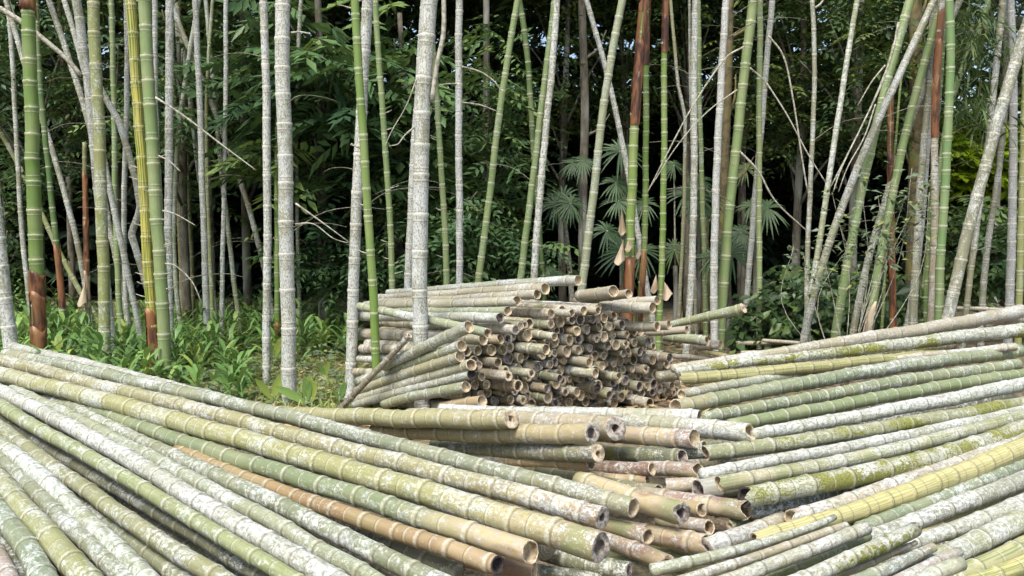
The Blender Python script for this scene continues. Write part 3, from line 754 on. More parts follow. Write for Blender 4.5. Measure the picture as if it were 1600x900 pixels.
def flap_sheath(root, apex, foot_l, foot_r, bulge, mat, d):
    """dry sheath hanging away from the culm: a curved triangular blade with thickness"""
    org = np.array(root.location)
    A, B, D_ = [np.array(at_depth(x, y, d)) for x, y in (apex, foot_l, foot_r)]
    n, m = 8, 7; v, f = [], []
    for sh in (0, 1):
        for i in range(n):
            t = i / (n - 1); L, Rr = A + (B - A) * t, A + (D_ - A) * t
            for j in range(m):
                u = j / (m - 1); p = L + (Rr - L) * u
                p = p + np.array([0, -1, 0]) * (bulge * math.sin(math.pi * u) * (.25 + t) + .01 - sh * .004) + np.array([0, 0, -.03 * math.sin(5 * u) * t])
                v.append(p - org)
    for sh in (0, 1):
        b = sh * n * m
        for i in range(n - 1):
            for j in range(m - 1):
                q = (b + i * m + j, b + i * m + j + 1, b + (i + 1) * m + j + 1, b + (i + 1) * m + j)
                f.append(q if sh == 0 else q[::-1])
    link(bpy.data.objects.new('sheath', mesh_np('sheath', v, f, mat)), root)
def twig(root, pts, d, w0, w1, mat=None, name='branch', kids=0, seed=0):
    org = np.array(root.location)
    dd = d if isinstance(d, (list, tuple)) else [d] * len(pts)
    W3 = [np.array(at_depth(x, y, q)) - org for (x, y), q in zip(pts, dd)]
    P = curve_pts(W3, 4 * len(pts) + 2)
    R = np.linspace(w0, w1, len(P)) / 2 / F * (sum(dd) / len(dd))
    b = link(bpy.data.objects.new(name, tube(name, P, R, mat or M_TWIG, 6)), root)
    return b

SB, SDR = M_SHEATH, M_SHEATH_DRY
rows_standing = [
 # label, kind, points (photo pixels), width at top, at bottom, distance, options
 ('thick green culm with brown sheath foot, first from left edge behind the left heap', 'green', [(43, 0), (45, 33), (48, 167), (54, 300), (57, 423), (61, 545)], 20, 21, 8.6, dict(inter=.235, lichen=.03, color=(.15, .25, .05), sheaths=[(20, -60, SB), (425, 470, SB), (462, 520, SB), (505, 600, SB)])),
 ('pale slim culm just left of the brown-footed green one', 'grey', [(12, 0), (20, 107), (30, 297), (37, 383), (47, 475)], 7, 8, 11.5, {}),
 ('slim dark green culm with sheathed foot, right of the brown-footed one', 'green', [(56, 0), (60, 83), (68, 200), (80, 297), (87, 367), (97, 473)], 8, 9, 10.8, dict(inter=.22, color=(.08, .16, .04), sheaths=[(380, 480, SB)])),
 ('pale culm slanting down right from behind the brown-footed green one', 'grey', [(10, 0), (63, 177), (100, 297), (123, 390), (133, 443)], 8, 9, 11.2, {}),
 ('thin olive culm slanting from the left edge towards the ferny floor', 'olive', [(0, 207), (40, 280), (67, 337), (100, 407), (130, 463)], 7, 8, 12.2, dict(z_top=4.5)),
 ('white mottled culm pressed behind the lime-olive one at far left', 'white', [(118, 0), (130, 60), (140, 150), (150, 297), (165, 400), (176, 560)], 14, 14, 9.4, {}),
 ('slender white culm leaning into the mottled one, top left', 'white', [(100, 0), (117, 57), (134, 120), (150, 190)], 8, 9, 9.9, {}),
 ('lime-olive lichened culm standing behind the left heap', 'olive', [(145, 0), (148, 67), (153, 167), (158, 297), (163, 467), (165, 570)], 17, 18, 9.0, dict(inter=.3)),
 ('grey-green culm slanting behind the mottled white one, upper left', 'grey', [(84, 20), (90, 43), (117, 117), (133, 173), (150, 240)], 9, 9, 11.0, {}),
 ('crooked bare grey culm with an elbow, left of the yellow striped one', 'grey', [(150, 125), (167, 157), (187, 190), (213, 283), (219, 325), (205, 365), (215, 400), (230, 450)], 10, 11, 9.8, dict(bent=True, z_top=3.2, ring=None)),
 ('thin sage culm between the lime-olive and the striped one', 'sage', [(174, 0), (175, 33), (177, 133), (180, 297), (187, 480)], 8, 9, 10.6, dict(inter=.2)),
 ('thin white culm just left of the yellow striped one', 'white', [(197, 0), (198, 50), (198, 167), (194, 297), (199, 483)], 8, 8, 10.8, {}),
 ('yellow culm with green stripes and a brown sheathed foot', 'striped', [(203, 0), (210, 83), (217, 167), (224, 297), (233, 417), (242, 590)], 16, 17, 8.7, dict(inter=.25, sheaths=[(488, 545, SB), (535, 640, SB)])),
 ('grey-green culm with cream nodes touching the yellow striped one', 'sage', [(225, 0), (230, 100), (237, 200), (242, 297), (252, 433), (259, 593)], 18, 20, 8.5, dict(inter=.28, lichen=.1)),
 ('slim pale culm behind the grey-green one right of the striped culm', 'white', [(242, 0), (243, 133), (246, 240), (250, 330)], 8, 8, 10.4, {}),
 ('straight white culm right of the striped pair', 'white', [(265, 0), (264, 167), (263, 297), (265, 367), (263, 467), (267, 545)], 12, 12, 9.8, {}),
 ('white culm, second right of the striped pair', 'white', [(305, 0), (308, 83), (313, 183), (317, 297), (320, 400), (323, 540)], 9, 10, 10.8, {}),
 ('very thin olive stem between two white culms, left third', 'olive', [(332, 0), (325, 130), (322, 290), (328, 367), (333, 527)], 5, 7, 11.4, dict(inter=.3)),
 ('thin white culm, third right of the striped pair', 'white', [(353, 0), (352, 150), (351, 297), (349, 340), (345, 533)], 7, 7, 10.9, {}),
 ('grey culm slanting right behind the second white one, left third', 'grey', [(273, 20), (320, 140), (350, 207), (380, 297), (405, 390), (420, 450)], 8, 9, 11.8, {}),
 ('grey culm leaning across the top behind the white ones, left third', 'grey', [(275, 0), (290, 100), (300, 180), (310, 260)], 7, 8, 12.4, {}),
 ('slim pale culm crossing downward left, left third', 'pale', [(306, 30), (300, 60), (283, 180), (273, 293), (273, 400), (283, 517)], 7, 8, 11.6, {}),
 ('dim yellowish stem in the dark left of the second white culm', 'dark', [(276, 250), (280, 350), (287, 513)], 7, 8, 12.6, dict(color=(.24, .22, .06))),
 ('dim olive stem in the dark just left of the second white culm', 'dark', [(292, 230), (297, 340), (303, 530)], 6, 7, 12.9, {}),
 ('pale thin culm leaning left, between third white and the paired whites', 'pale', [(345, 250), (353, 340), (367, 443), (377, 527)], 7, 8, 11.9, {}),
 ('thin brown sheathed shoot in the dark, left of lime-olive culm', 'dark', [(132, 240), (134, 300), (135, 427), (137, 485)], 7, 8, 11.0, dict(z_top=2.6, ring=None, sheaths=[(270, 350, SB), (340, 430, SB), (425, 480, SDR)])),
 ('thick white mossy culm at the left edge behind the left heap', 'white', [(-16, 250), (-5, 350), (7, 450), (18, 550)], 19, 22, 8.4, dict(moss=.3)),
 ('slim white culm, left of the thick white pair at centre left', 'white', [(412, 0), (415, 167), (419, 297), (417, 433), (416, 600)], 12, 13, 8.6, {}),
 ('thick straight white mottled culm standing on the litter, centre left', 'white', [(442, 0), (443, 133), (446, 300), (448, 433), (453, 640)], 22, 23, 7.65, dict(inter=.29)),
 ('thin grey culm leaning just right of the thick white mottled one', 'grey', [(471, 0), (465, 133), (462, 297), (467, 400), (468, 503)], 6, 6, 11.2, {}),
 ('slim green culm hidden behind the thick white mottled one', 'green', [(434, 150), (433, 333), (433, 420), (434, 500)], 8, 9, 10.8, dict(z_top=5.0, inter=.22, sheaths=[(500, 560, SB)])),
 ('white post at the left end of the short-culm stack', 'white', [(574, 0), (567, 133), (558, 297), (555, 400), (552, 467), (547, 640)], 17, 18, 7.75, dict(inter=.3, moss=.15)),
 ('bright green culm in front of the short-culm stack', 'green', [(555, 0), (560, 100), (567, 200), (573, 297), (583, 467), (590, 635)], 13, 14, 7.35, dict(inter=.24, stripe=.15)),
 ('slim green culm rising behind the stack, right of the bright green one', 'sage', [(587, 0), (593, 100), (600, 200), (606, 297), (613, 450)], 9, 10, 9.8, dict(inter=.2, lichen=.1)),
 ('thickest white mottled culm in front of the short-culm stack', 'white', [(671, 0), (665, 100), (660, 200), (656, 297), (657, 433), (659, 635)], 24, 24, 6.85, dict(inter=.29)),
 ('white culm half hidden left of the thickest one, behind the stack', 'white', [(650, 200), (644, 300), (642, 333), (638, 450)], 13, 13, 9.3, {}),
 ('slim sage culm right of the thickest white one', 'sage', [(672, 0), (677, 83), (683, 167), (692, 297), (698, 443)], 8, 10, 9.6, dict(inter=.22)),
 ('straight violet-white culm behind the stack, centre', 'white', [(718, 0), (717, 150), (717, 297), (718, 443)], 11, 11, 9.4, dict(color=(.36, .36, .38))),
 ('slanting sage culm with cream nodes, left of the dark green leaner', 'sage', [(811, 0), (800, 33), (783, 167), (765, 297), (757, 367), (748, 443)], 10, 11, 9.6, dict(inter=.21)),
 ('slim dark green culm leaning right behind the crossing pair', 'green', [(811, 0), (815, 17), (825, 100), (832, 200), (836, 270)], 9, 9, 11.4, dict(color=(.09, .16, .04), inter=.2)),
 ('white culm slanting left, crossing the sage one right of centre', 'white', [(870, 0), (862, 100), (852, 233), (843, 297), (842, 333), (835, 433)], 10, 11, 9.5, dict(inter=.22)),
 ('sage culm crossing behind the slanting white one', 'sage', [(866, 0), (857, 77), (847, 167), (837, 250), (830, 297), (813, 433)], 9, 11, 9.9, dict(inter=.2)),
 ('thin white culm leaning right behind the pale sage one', 'white', [(917, 0), (943, 93), (960, 167), (980, 263), (986, 300)], 8, 9, 11.0, {}),
 ('pale sage culm slanting left above the stack top', 'pale', [(972, 0), (957, 83), (943, 167), (928, 297), (910, 437)], 12, 13, 9.4, dict(inter=.22, lichen=.35)),
 ('green shoot with tall orange brown sheaths, thickest of the three', 'yellow', [(1007, 0), (998, 100), (993, 183), (990, 233), (986, 333), (982, 450)], 13, 15, 9.7, dict(inter=.19, color=(.20, .31, .06), sheaths=[(-70, 20, SB), (5, 75, SB), (60, 130, SB), (118, 195, SB), (395, 520, SB)])),
 ('slim green shoot with brown top, middle of the three sheathed shoots', 'green', [(1012, 0), (1010, 67), (1009, 133), (1009, 297), (1007, 333), (1003, 440)], 9, 10, 10.0, dict(inter=.17, sheaths=[(-70, 10, SB), (0, 60, SB), (50, 102, SB), (400, 520, SB)])),
 ('slim green shoot with brown top, right one of the three sheathed shoots', 'green', [(1040, 0), (1038, 133), (1037, 297), (1035, 350), (1032, 470)], 9, 10, 9.9, dict(inter=.17, sheaths=[(-70, 30, SB), (20, 82, SB)])),
 ('thin bare olive stem with a kink right of the sheathed shoots', 'dark', [(1047, 0), (1060, 133), (1071, 183), (1070, 290), (1065, 400)], 5, 6, 11.5, dict(bent=True, ring=None, color=(.30, .29, .16), lichen=.3)),
 ('very thin grey stem beside the white culm right of centre', 'grey', [(1077, 0), (1078, 100), (1080, 200)], 4, 5, 10.8, dict(ring=None)),
 ('white culm right of the three sheathed shoots', 'white', [(1087, 0), (1084, 167), (1084, 297), (1083, 350), (1077, 490)], 10, 11, 10.3, dict(inter=.24)),
 ('slim sage culm behind the white one right of centre', 'sage', [(1091, 0), (1092, 67), (1094, 180), (1097, 297)], 7, 8, 11.6, dict(inter=.2)),
 ('violet-white culm with dark specks left of the thick sage one', 'white', [(1135, 0), (1128, 100), (1123, 200), (1118, 297), (1117, 400), (1116, 530)], 11, 12, 10.2, dict(color=(.36, .36, .38), inter=.3)),
 ('thick sage culm with cream nodes right of the violet-white one', 'sage', [(1177, 0), (1165, 100), (1153, 200), (1143, 297), (1130, 450), (1124, 535)], 15, 16, 10.4, dict(inter=.27, lichen=.12)),
 ('slim light green culm, upright, right of the thick sage one', 'pale', [(1187, 0), (1187, 133), (1186, 297), (1186, 533)], 9, 9, 10.8, dict(inter=.22, lichen=.2, color=(.28, .36, .14))),
 ('white culm leaning behind the slim light green one', 'white', [(1190, 180), (1183, 297), (1170, 400), (1162, 545)], 9, 9, 11.2, {}),
 ('bare grey knotted stem in the dark right of centre', 'grey', [(1268, 0), (1274, 67), (1270, 167), (1265, 297), (1263, 440), (1262, 520)], 7, 8, 9.6, dict(ring=None, lichen=.55)),
 ('pale culm leaning right with brownish top, left of the crossing pair', 'pale', [(1340, 0), (1323, 100), (1307, 200), (1292, 297), (1272, 433), (1256, 530)], 8, 10, 9.5, dict(inter=.26, lichen=.6)),
 ('sage green culm of the crossing pair on the right', 'sage', [(1422, 0), (1403, 67), (1387, 133), (1367, 200), (1347, 297), (1332, 367), (1306, 520)], 14, 14, 9.3, dict(inter=.27)),
 ('long grey culm crossing in front of the sage one on the right', 'grey', [(1463, 0), (1433, 50), (1400, 117), (1367, 217), (1333, 283), (1290, 383), (1257, 530)], 11, 12, 9.15, {}),
 ('green culm leaning right with torn sheath at its foot', 'sage', [(1474, 0), (1453, 67), (1433, 133), (1417, 200), (1403, 267), (1373, 417), (1358, 510)], 12, 13, 9.6, dict(inter=.25, lichen=.1, sheaths=[(480, 560, SDR)])),
 ('pale grey culm slanting just right of the torn-footed green one', 'grey', [(1497, 7), (1473, 67), (1443, 133), (1405, 250), (1367, 367), (1347, 443), (1333, 520)], 10, 11, 9.9, {}),
 ('upright smooth green culm with cream nodes, right side', 'sage', [(1484, 0), (1483, 133), (1480, 233), (1476, 297), (1468, 433), (1467, 505)], 12, 14, 9.0, dict(inter=.21, lichen=.04, color=(.17, .28, .10))),
 ('pinkish barked culm with orange brown sheaths left of the upright green one', 'pale', [(1473, 0), (1467, 117), (1460, 200), (1457, 227), (1462, 330), (1455, 505)], 10, 12, 9.4, dict(color=(.44, .36, .26), lichen=.5, sheaths=[(10, 75, SB), (65, 130, SB), (120, 215, SB)])),
 ('thin orange brown sheathed stem behind the crossing pair', 'dark', [(1393, 140), (1388, 260), (1396, 387), (1395, 513)], 8, 10, 9.9, dict(z_top=3.1, ring=None, sheaths=[(150, 240, SB), (235, 330, SB), (320, 420, SB), (410, 560, SB)])),
 ('white culm leaning left of the pinkish barked one', 'white', [(1466, 30), (1457, 117), (1447, 250), (1437, 383), (1416, 515)], 9, 10, 10.0, {}),
 ('broad grey culm foot between the leaning white and the pinkish one', 'grey', [(1440, 270), (1435, 333), (1431, 420), (1427, 515)], 11, 13, 9.7, dict(z_top=4.0)),
 ('slim dark green culm between grey foot and pinkish one, right', 'green', [(1460, 250), (1452, 367), (1449, 450), (1446, 512)], 7, 8, 9.5, dict(inter=.15, z_top=4.5, color=(.10, .18, .04))),
 ('stout grey lichened culm leaning right, largest at the right side', 'grey', [(1610, 20), (1577, 133), (1553, 207), (1530, 293), (1517, 350), (1493, 440), (1479, 508)], 17, 18, 8.9, dict(inter=.3, moss=.15)),
 ('grey culm leaning behind the stout one, upper right', 'grey', [(1567, 0), (1553, 133), (1543, 233), (1523, 367), (1509, 495)], 10, 9, 10.2, {}),
 ('slender grey culm right of the stout leaning one', 'grey', [(1572, 130), (1567, 200), (1557, 300), (1543, 383), (1534, 490)], 9, 10, 10.6, {}),
 ('smooth lavender grey culm near the right edge', 'white', [(1581, 60), (1583, 167), (1583, 297), (1580, 400), (1577, 480)], 11, 13, 10.4, dict(lichen=.6, color=(.40, .40, .42), ring=None)),
 ('olive green culm at the right edge', 'olive', [(1602, 150), (1597, 300), (1594, 400), (1592, 482)], 10, 11, 9.9, dict(inter=.2, lichen=.15)),
 ('green culm slanting left among bamboo leaves, upper right', 'sage', [(1545, 0), (1533, 33), (1510, 93), (1490, 147), (1478, 200)], 9, 9, 10.8, dict(lichen=.05)),
 ('thin green stem rising beside the torn-footed culm', 'green', [(1392, 300), (1386, 380), (1381, 440), (1378, 515)], 4, 5, 10.0, dict(z_top=3.4, inter=.18)),
]
# ------------------------------------------------------------------ short-culm stack
STACK = 'short cut culms of the far stack'
ORD = ['first', 'second', 'third', 'fourth', 'fifth', 'sixth', 'seventh', 'eighth', 'ninth', 'tenth', 'eleventh', 'twelfth', 'thirteenth',
       'fourteenth', 'fifteenth', 'sixteenth', 'seventeenth', 'eighteenth', 'nineteenth', 'twentieth', 'twenty-first', 'twenty-second',
       'twenty-third', 'twenty-fourth', 'twenty-fifth', 'twenty-sixth', 'twenty-seventh', 'twenty-eighth', 'twenty-ninth', 'thirtieth', 'thirty-first', 'thirty-second', 'thirty-third', 'thirty-fourth']
AX = np.array([.67, -.74]); PE = np.array([.74, .67])
ORG = np.array([-.33, 6.55])
def stack_top(t):
    return float(np.interp(t, [0, .25, .5, .85, 1.2, 1.5, 1.75, 2.0, 2.3, 2.5], [.80, .90, .98, 1.00, 1.02, 1.0, .92, .80, .56, .40]))
def build_stack():
    R = random.Random(11)
    C_ = []
    z = .06; row = 0
    while z < 1.1:
        t = R.uniform(-.02, .06) + (row % 2) * .045
        while t < 2.5:
            r = R.choice([.033, .036, .039, .042, .045, .049])
            if z < stack_top(t) - .02:
                C_.append([t, z + R.uniform(-.008, .008), r])
            t += 2 * r + R.uniform(.006, .034)
        z += .083; row += 1
    A = np.array(C_)
    for it in range(110):
        d = A[:, None, :2] - A[None, :, :2]
        dist = np.hypot(d[..., 0], d[..., 1]) + np.eye(len(A)) * 9
        need = (A[:, None, 2] + A[None, :, 2]) * 1.0 - dist
        push = np.where(need > 0, need, 0)[..., None] * d / dist[..., None] * .25
        A[:, :2] += push.sum(1)
        A[:, 1] = np.maximum(A[:, 1] - .0008, A[:, 2])
    # drop those that would only show behind the culms in front, then name rows from the top
    keep = []
    for a in A:
        p2 = ORG + PE * a[0]
        r_ = Vector((p2[0], p2[1], a[1] + a[2])) - Vector((0, 0, CAM_H))
        yy = 450 + F * math.tan(math.atan2(-r_.z, r_.y) - PITCH)
        if yy < 640: keep.append(a)
    rows = {}
    for a in keep:
        k = int((stack_top(0.85) + .06 - a[1]) / .08)
        rows.setdefault(max(k, 0), []).append(a)
    for k in sorted(rows):
        lst = sorted(rows[k], key=lambda a: a[0])
        for i, (t, z, r) in enumerate(lst):
            jut = R.uniform(-.08, .07) + (R.uniform(.1, .25) if R.random() < .1 else 0)
            if t < .1: jut = R.uniform(-.08, .12)
            p2 = ORG + PE * t + AX * jut
            yaw = R.uniform(-.03, .03)
            L = 1.62 + R.uniform(-.10, .10) + jut
            ax = np.array([AX[0] * math.cos(yaw) - AX[1] * math.sin(yaw), AX[0] * math.sin(yaw) + AX[1] * math.cos(yaw)])
            w_ = min(max(t / .6, 0), 1); zl = max(.05, ((z - .2) * 1.12) * (1 - w_) + (z * .95) * w_ + R.uniform(-.015, .015))
            A1 = np.array([p2[0], p2[1], z]); A0 = np.array([p2[0] - ax[0] * L, p2[1] - ax[1] * L, zl])
            cols = [((.30, .28, .20), 'grey-tan'), ((.36, .31, .22), 'tan'), ((.28, .29, .17), 'greenish'), ((.36, .34, .27), 'ashen'), ((.36, .27, .16), 'brownish')]
            cc, word = R.choice(cols)
            wall = R.choice(['thin', 'thin', 'mid', 'mid', 'shut', 'thick']); v = R.choice([0, 1, 1, 2, 2, 3, 4, 7, 5, 6])
            size = 'stout' if r > .043 else ('slim' if r < .037 else 'medium')
            torn = ' with torn rim' if v in (5, 6) else ''
            lab = f'{size} {word} culm{torn}, {ORD[i]} from left in {ORD[k]} row from top, far stack'
            u = (A1 - A0)
            path = lambda s, A0=A0, u=u, L=np.linalg.norm(u): A0 + u * (s / L)
            tp = R.uniform(-.004, .004)
            radf = lambda s, r=r, tp=tp: r + tp * (1.7 - s)
            build_culm('short_bamboo', lab, path, float(np.linalg.norm(u)), radf, cc, lichen=R.uniform(.3, .6), dry=R.uniform(.1, .5), band=.5,
                       inter=.3, ring=('white' if t < .14 else None), ends=((1, 'mid', 'tan'), (v, wall, R.choice(['tan', 'tan', 'tan', 'grey']))), group=STACK, segs_per=1, seed=i * 31 + k)
# hand-placed culms on and around the stack: pixel path with depth at both ends
rows_stack = [
 ('long pale culm along the very top of the far stack, open end right', WH, dict(lichen=.55), [(606, 457), (740, 448), (904, 438)], 10, 17, (9.0, 7.35), E(1, 'mid', 'tan'), E(1, 'thin', 'tan')),
 ('pale culm second from top along the far stack', TA, dict(lichen=.5), [(586, 465), (700, 459), (852, 451)], 11, 19, (8.6, 7.15), E(1, 'mid', 'tan'), E(3, 'thin', 'tan')),
 ('tan culm third from top along the far stack', TA, dict(lichen=.4), [(584, 472), (700, 467), (839, 460)], 10, 16, (8.4, 7.0), E(1, 'mid', 'tan'), E(2, 'thin', 'tan')),
 ('creamy culm fourth from top along the far stack with chipped end', (.42, .38, .27), dict(lichen=.35), [(571, 478), (680, 475), (808, 470)], 14, 17, (8.2, 6.85), E(1, 'mid', 'tan'), E(6, 'thin', 'tan')),
 ('greenish straight culm below the chipped creamy one, far stack', LG, dict(lichen=.3), [(620, 487), (700, 487), (793, 486)], 12, 16, (7.9, 6.75), CAP, E(1, 'thin', 'tan')),
 ('white culm with dark end on the upper side of the far stack', WH, dict(lichen=.6), [(562, 494), (680, 496), (782, 497)], 14, 17, (7.85, 6.65), E(1, 'mid', 'tan'), E(2, 'thin', 'grey')),
 ('slim greenish culm slanting down across the side of the far stack', LG, dict(lichen=.35), [(562, 478), (640, 494), (707, 509), (762, 521)], 13, 15, (7.55, 6.4), E(1, 'mid', 'tan'), E(3, 'thin', 'tan')),
 ('stout lichened culm slanting up across the side of the far stack', (.27, .28, .18), dict(lichen=.55), [(600, 572), (669, 539), (733, 511)], 16, 20, (7.05, 6.3), CAP, E(1, 'thin', 'tan')),
 ('mossy culm slanting up below the stout lichened one, side of far stack', (.24, .26, .12), dict(lichen=.45), [(560, 597), (640, 568), (722, 540)], 16, 19, (7.45, 6.35), CAP, E(2, 'thin', 'tan')),
 ('olive tan culm third of those slanting up the side of the far stack', (.33, .30, .15), dict(lichen=.4), [(556, 612), (640, 583), (718, 557)], 15, 18, (7.45, 6.35), CAP, E(1, 'thin', 'tan')),
 ('tan culm fourth of those slanting up the side of the far stack', (.36, .33, .20), dict(lichen=.45), [(555, 625), (640, 598), (737, 570)], 15, 19, (7.45, 6.3), CAP, E(3, 'thin', 'tan')),
 ('black-holed culm fifth of those slanting up the side of the far stack', (.34, .33, .24), dict(lichen=.5), [(555, 634), (640, 610), (737, 585)], 14, 16, (7.4, 6.3), CAP, E(2, 'mid', 'burnt')),
 ('green-tinged culm sixth of those slanting up the side of the far stack', (.27, .29, .14), dict(lichen=.45), [(600, 632), (660, 618), (729, 605)], 15, 18, (7.0, 6.2), CAP, E(1, 'thin', 'tan')),
 ('short orange culm low at the front corner of the far stack', (.44, .29, .13), dict(lichen=.2), [(690, 636), (720, 632), (754, 627)], 16, 19, (6.5, 6.05), CAP, E(1, 'thin', 'tan')),
 ('thin brown stick leaning up against the side of the far stack', (.22, .17, .12), dict(lichen=.4, ring=None), [(530, 640), (580, 590), (612, 555), (640, 524)], 10, 10, (7.2, 6.75), CAP, E(1, 'thick', 'tan')),
 ('stout pale culm jutting right from the stack top, double-ended look', (.44, .37, .25), dict(lichen=.3), [(905, 462), (940, 458), (958, 455)], 17, 19, (7.9, 7.35), CAP, E(1, 'thin', 'tan')),
 ('tan culm jutting right of the stout pale one, stack top', (.42, .34, .22), dict(lichen=.3), [(900, 470), (945, 463), (982, 459)], 14, 15, (8.1, 7.5), CAP, E(1, 'thin', 'tan')),
 ('bleached culm jutting far right at the stack shoulder', (.46, .41, .30), dict(lichen=.35), [(940, 474), (985, 471), (1027, 470)], 14, 15, (8.3, 7.8), CAP, E(1, 'thin', 'tan')),
 ('thick bleached culm jutting right below the shoulder, dark stained back', (.46, .41, .31), dict(lichen=.4, moss=.3), [(925, 482), (970, 481), (1020, 482)], 17, 18, (8.0, 7.55), CAP, E(1, 'thin', 'tan')),
 ('grey culm with dark stained top, third jutting right of the stack', (.34, .32, .24), dict(lichen=.4, moss=.2), [(940, 503), (990, 509), (1027, 510)], 15, 16, (8.0, 7.6), CAP, E(2, 'thin', 'tan')),
 ('tan culm behind the dark stained one, jutting right of the stack', (.44, .36, .26), dict(lichen=.25), [(1000, 511), (1025, 510), (1045, 509)], 14, 15, (8.2, 8.0), CAP, E(1, 'thin', 'tan')),
 ('pinkish tan culm jutting furthest right at mid height of the stack', (.46, .38, .30), dict(lichen=.2), [(1010, 520), (1045, 517), (1074, 515)], 12, 13, (8.5, 8.2), CAP, E(1, 'thin', 'tan')),
 ('lone green culm pointing up right from behind the stack', (.26, .29, .12), dict(lichen=.35), [(1030, 512), (1090, 499), (1135, 488), (1162, 482)], 11, 17, (9.0, 8.4), CAP, E(3, 'small', 'tan')),
 ('green lichened culm jutting right above the ground poles', (.25, .29, .16), dict(lichen=.45), [(1040, 526), (1075, 529), (1104, 533)], 16, 16, (8.6, 8.3), CAP, E(5, 'mid', 'tan')),
 ('tan hollow end behind the green lichened one, right of stack', (.42, .36, .28), dict(lichen=.25), [(1085, 539), (1108, 539), (1126, 539)], 15, 15, (9.0, 8.8), CAP, E(1, 'thin', 'tan')),
]

# ------------------------------------------------------------------ ground
def make_ground():
    m, nt, bs = new_mat('forest_floor')
    tc = node(nt, 'ShaderNodeTexCoord').outputs['Object']
    a = noise(nt, tc, 1.3, 4, .6); b = noise(nt, tc, 22, 4, .7); c_ = noise(nt, tc, 90, 3, .7)
    c = mixc(nt, smooth(nt, b, .38, .62), C(.09, .07, .045), C(.28, .21, .13))
    c = mixc(nt, smooth(nt, c_, .5, .68), c, C(.34, .26, .15))
    c = mixc(nt, mth(nt, 'MULTIPLY', smooth(nt, a, .48, .62), .7), c, C(.07, .10, .025))
    nt.links.new(c, bs.inputs['Base Color']); bs.inputs['Roughness'].default_value = .95
    bump(nt, bs, b, .8, .04)
    xs = np.concatenate([[-600, -150, -60, -30], np.linspace(-18, 18, 73), [30, 60, 150, 600]])
    ys = np.concatenate([[-600, -150, -40, -12], np.linspace(-4, 30, 69), [45, 80, 200, 900]])
    X, Y = np.meshgrid(xs, ys)
    Z = .02 * np.sin(X * 1.7 + np.cos(Y * 1.1) * 2) * np.cos(Y * 1.9 + X * .6) - .02
    v = np.stack([X, Y, Z], -1).reshape(-1, 3); nx = len(xs)
    idx = np.arange(v.shape[0]).reshape(len(ys), nx)
    f = np.stack([idx[:-1, :-1], idx[:-1, 1:], idx[1:, 1:], idx[1:, :-1]], -1).reshape(-1, 4)
    o = link(bpy.data.objects.new('ground', mesh_np('ground', v, f, m)))
    tag(o, 'brown leaf-littered forest floor with patches of green', None, None, 'structure')
make_ground()

# ------------------------------------------------------------------ leaf geometry
def nrm(a):
    return a / np.maximum(np.linalg.norm(a, axis=-1, keepdims=True), 1e-9)
def leaf_arrays(pos, axis, up, ln, wd, lv, droop=.12, fold=.18):
    """small leaf: 5 points, 2 folded quads"""
    axis = nrm(axis); side = nrm(np.cross(axis, up)); nn = np.cross(side, axis)
    ln, wd = ln[:, None], wd[:, None]
    dn = np.array([0, 0, -1.0])
    b = pos; t = pos + axis * ln + dn * ln * droop
    m = pos + axis * ln * .45 - nn * wd * fold
    l = pos + axis * ln * .45 - side * wd * .5; r = pos + axis * ln * .45 + side * wd * .5
    v = np.stack([b, l, m, r, t], 1).reshape(-1, 3)
    i = np.arange(len(pos))[:, None] * 5
    f = np.concatenate([i + np.array([[0, 2, 4, 1]]), i + np.array([[0, 3, 4, 2]])], 1).reshape(-1, 4)
    return v, f, np.repeat(lv, 5)
def blade_arrays(pos, axis, up, ln, wd, lv, droop=.3, fold=.12, prof=((0, .12), (.3, .9), (.65, .8), (1, .03))):
    """longer leaf with four cross sections, bending down"""
    axis = nrm(axis); side = nrm(np.cross(axis, up)); nn = np.cross(side, axis)
    ln, wd = ln[:, None], wd[:, None]; dn = np.array([0, 0, -1.0])
    rows = []
    for t, w in prof:
        c = pos + axis * ln * t + dn * ln * droop * t * t
        rows += [c - side * wd * .5 * w, c - nn * wd * fold * w, c + side * wd * .5 * w]
    v = np.stack(rows, 1).reshape(-1, 3); k = len(prof) * 3
    base = []
    for q in range(len(prof) - 1):
        a = q * 3
        base += [(a, a + 1, a + 4, a + 3), (a + 1, a + 2, a + 5, a + 4)]
    i = np.arange(len(pos))[:, None, None] * k
    f = (i + np.array(base)[None]).reshape(-1, 4)
    return v, f, np.repeat(lv, k)
def join_np(parts):
    vs, fs, ls, n = [], [], [], 0
    for v, f, l in parts:
        vs.append(v); fs.append(f + n); ls.append(l); n += len(v)
    return np.concatenate(vs), np.concatenate(fs), np.concatenate(ls)
def leaf_object(name, arrs, mat, parent=None, origin=(0, 0, 0), kind=None):
    v, f, l = arrs
    me = mesh_np(name, v - np.array(origin), f, mat, True, {'lv': ('FLOAT', l)})
    o = link(bpy.data.objects.new(name, me), parent)
    if kind: o['kind'] = kind
    return o
def rand_dir(n, zlo=-.6, zhi=.6):
    a = rng.uniform(0, 2 * math.pi, n); z = rng.uniform(zlo, zhi, n); k = np.sqrt(1 - z * z)
    return np.stack([np.cos(a) * k, np.sin(a) * k, z], 1)
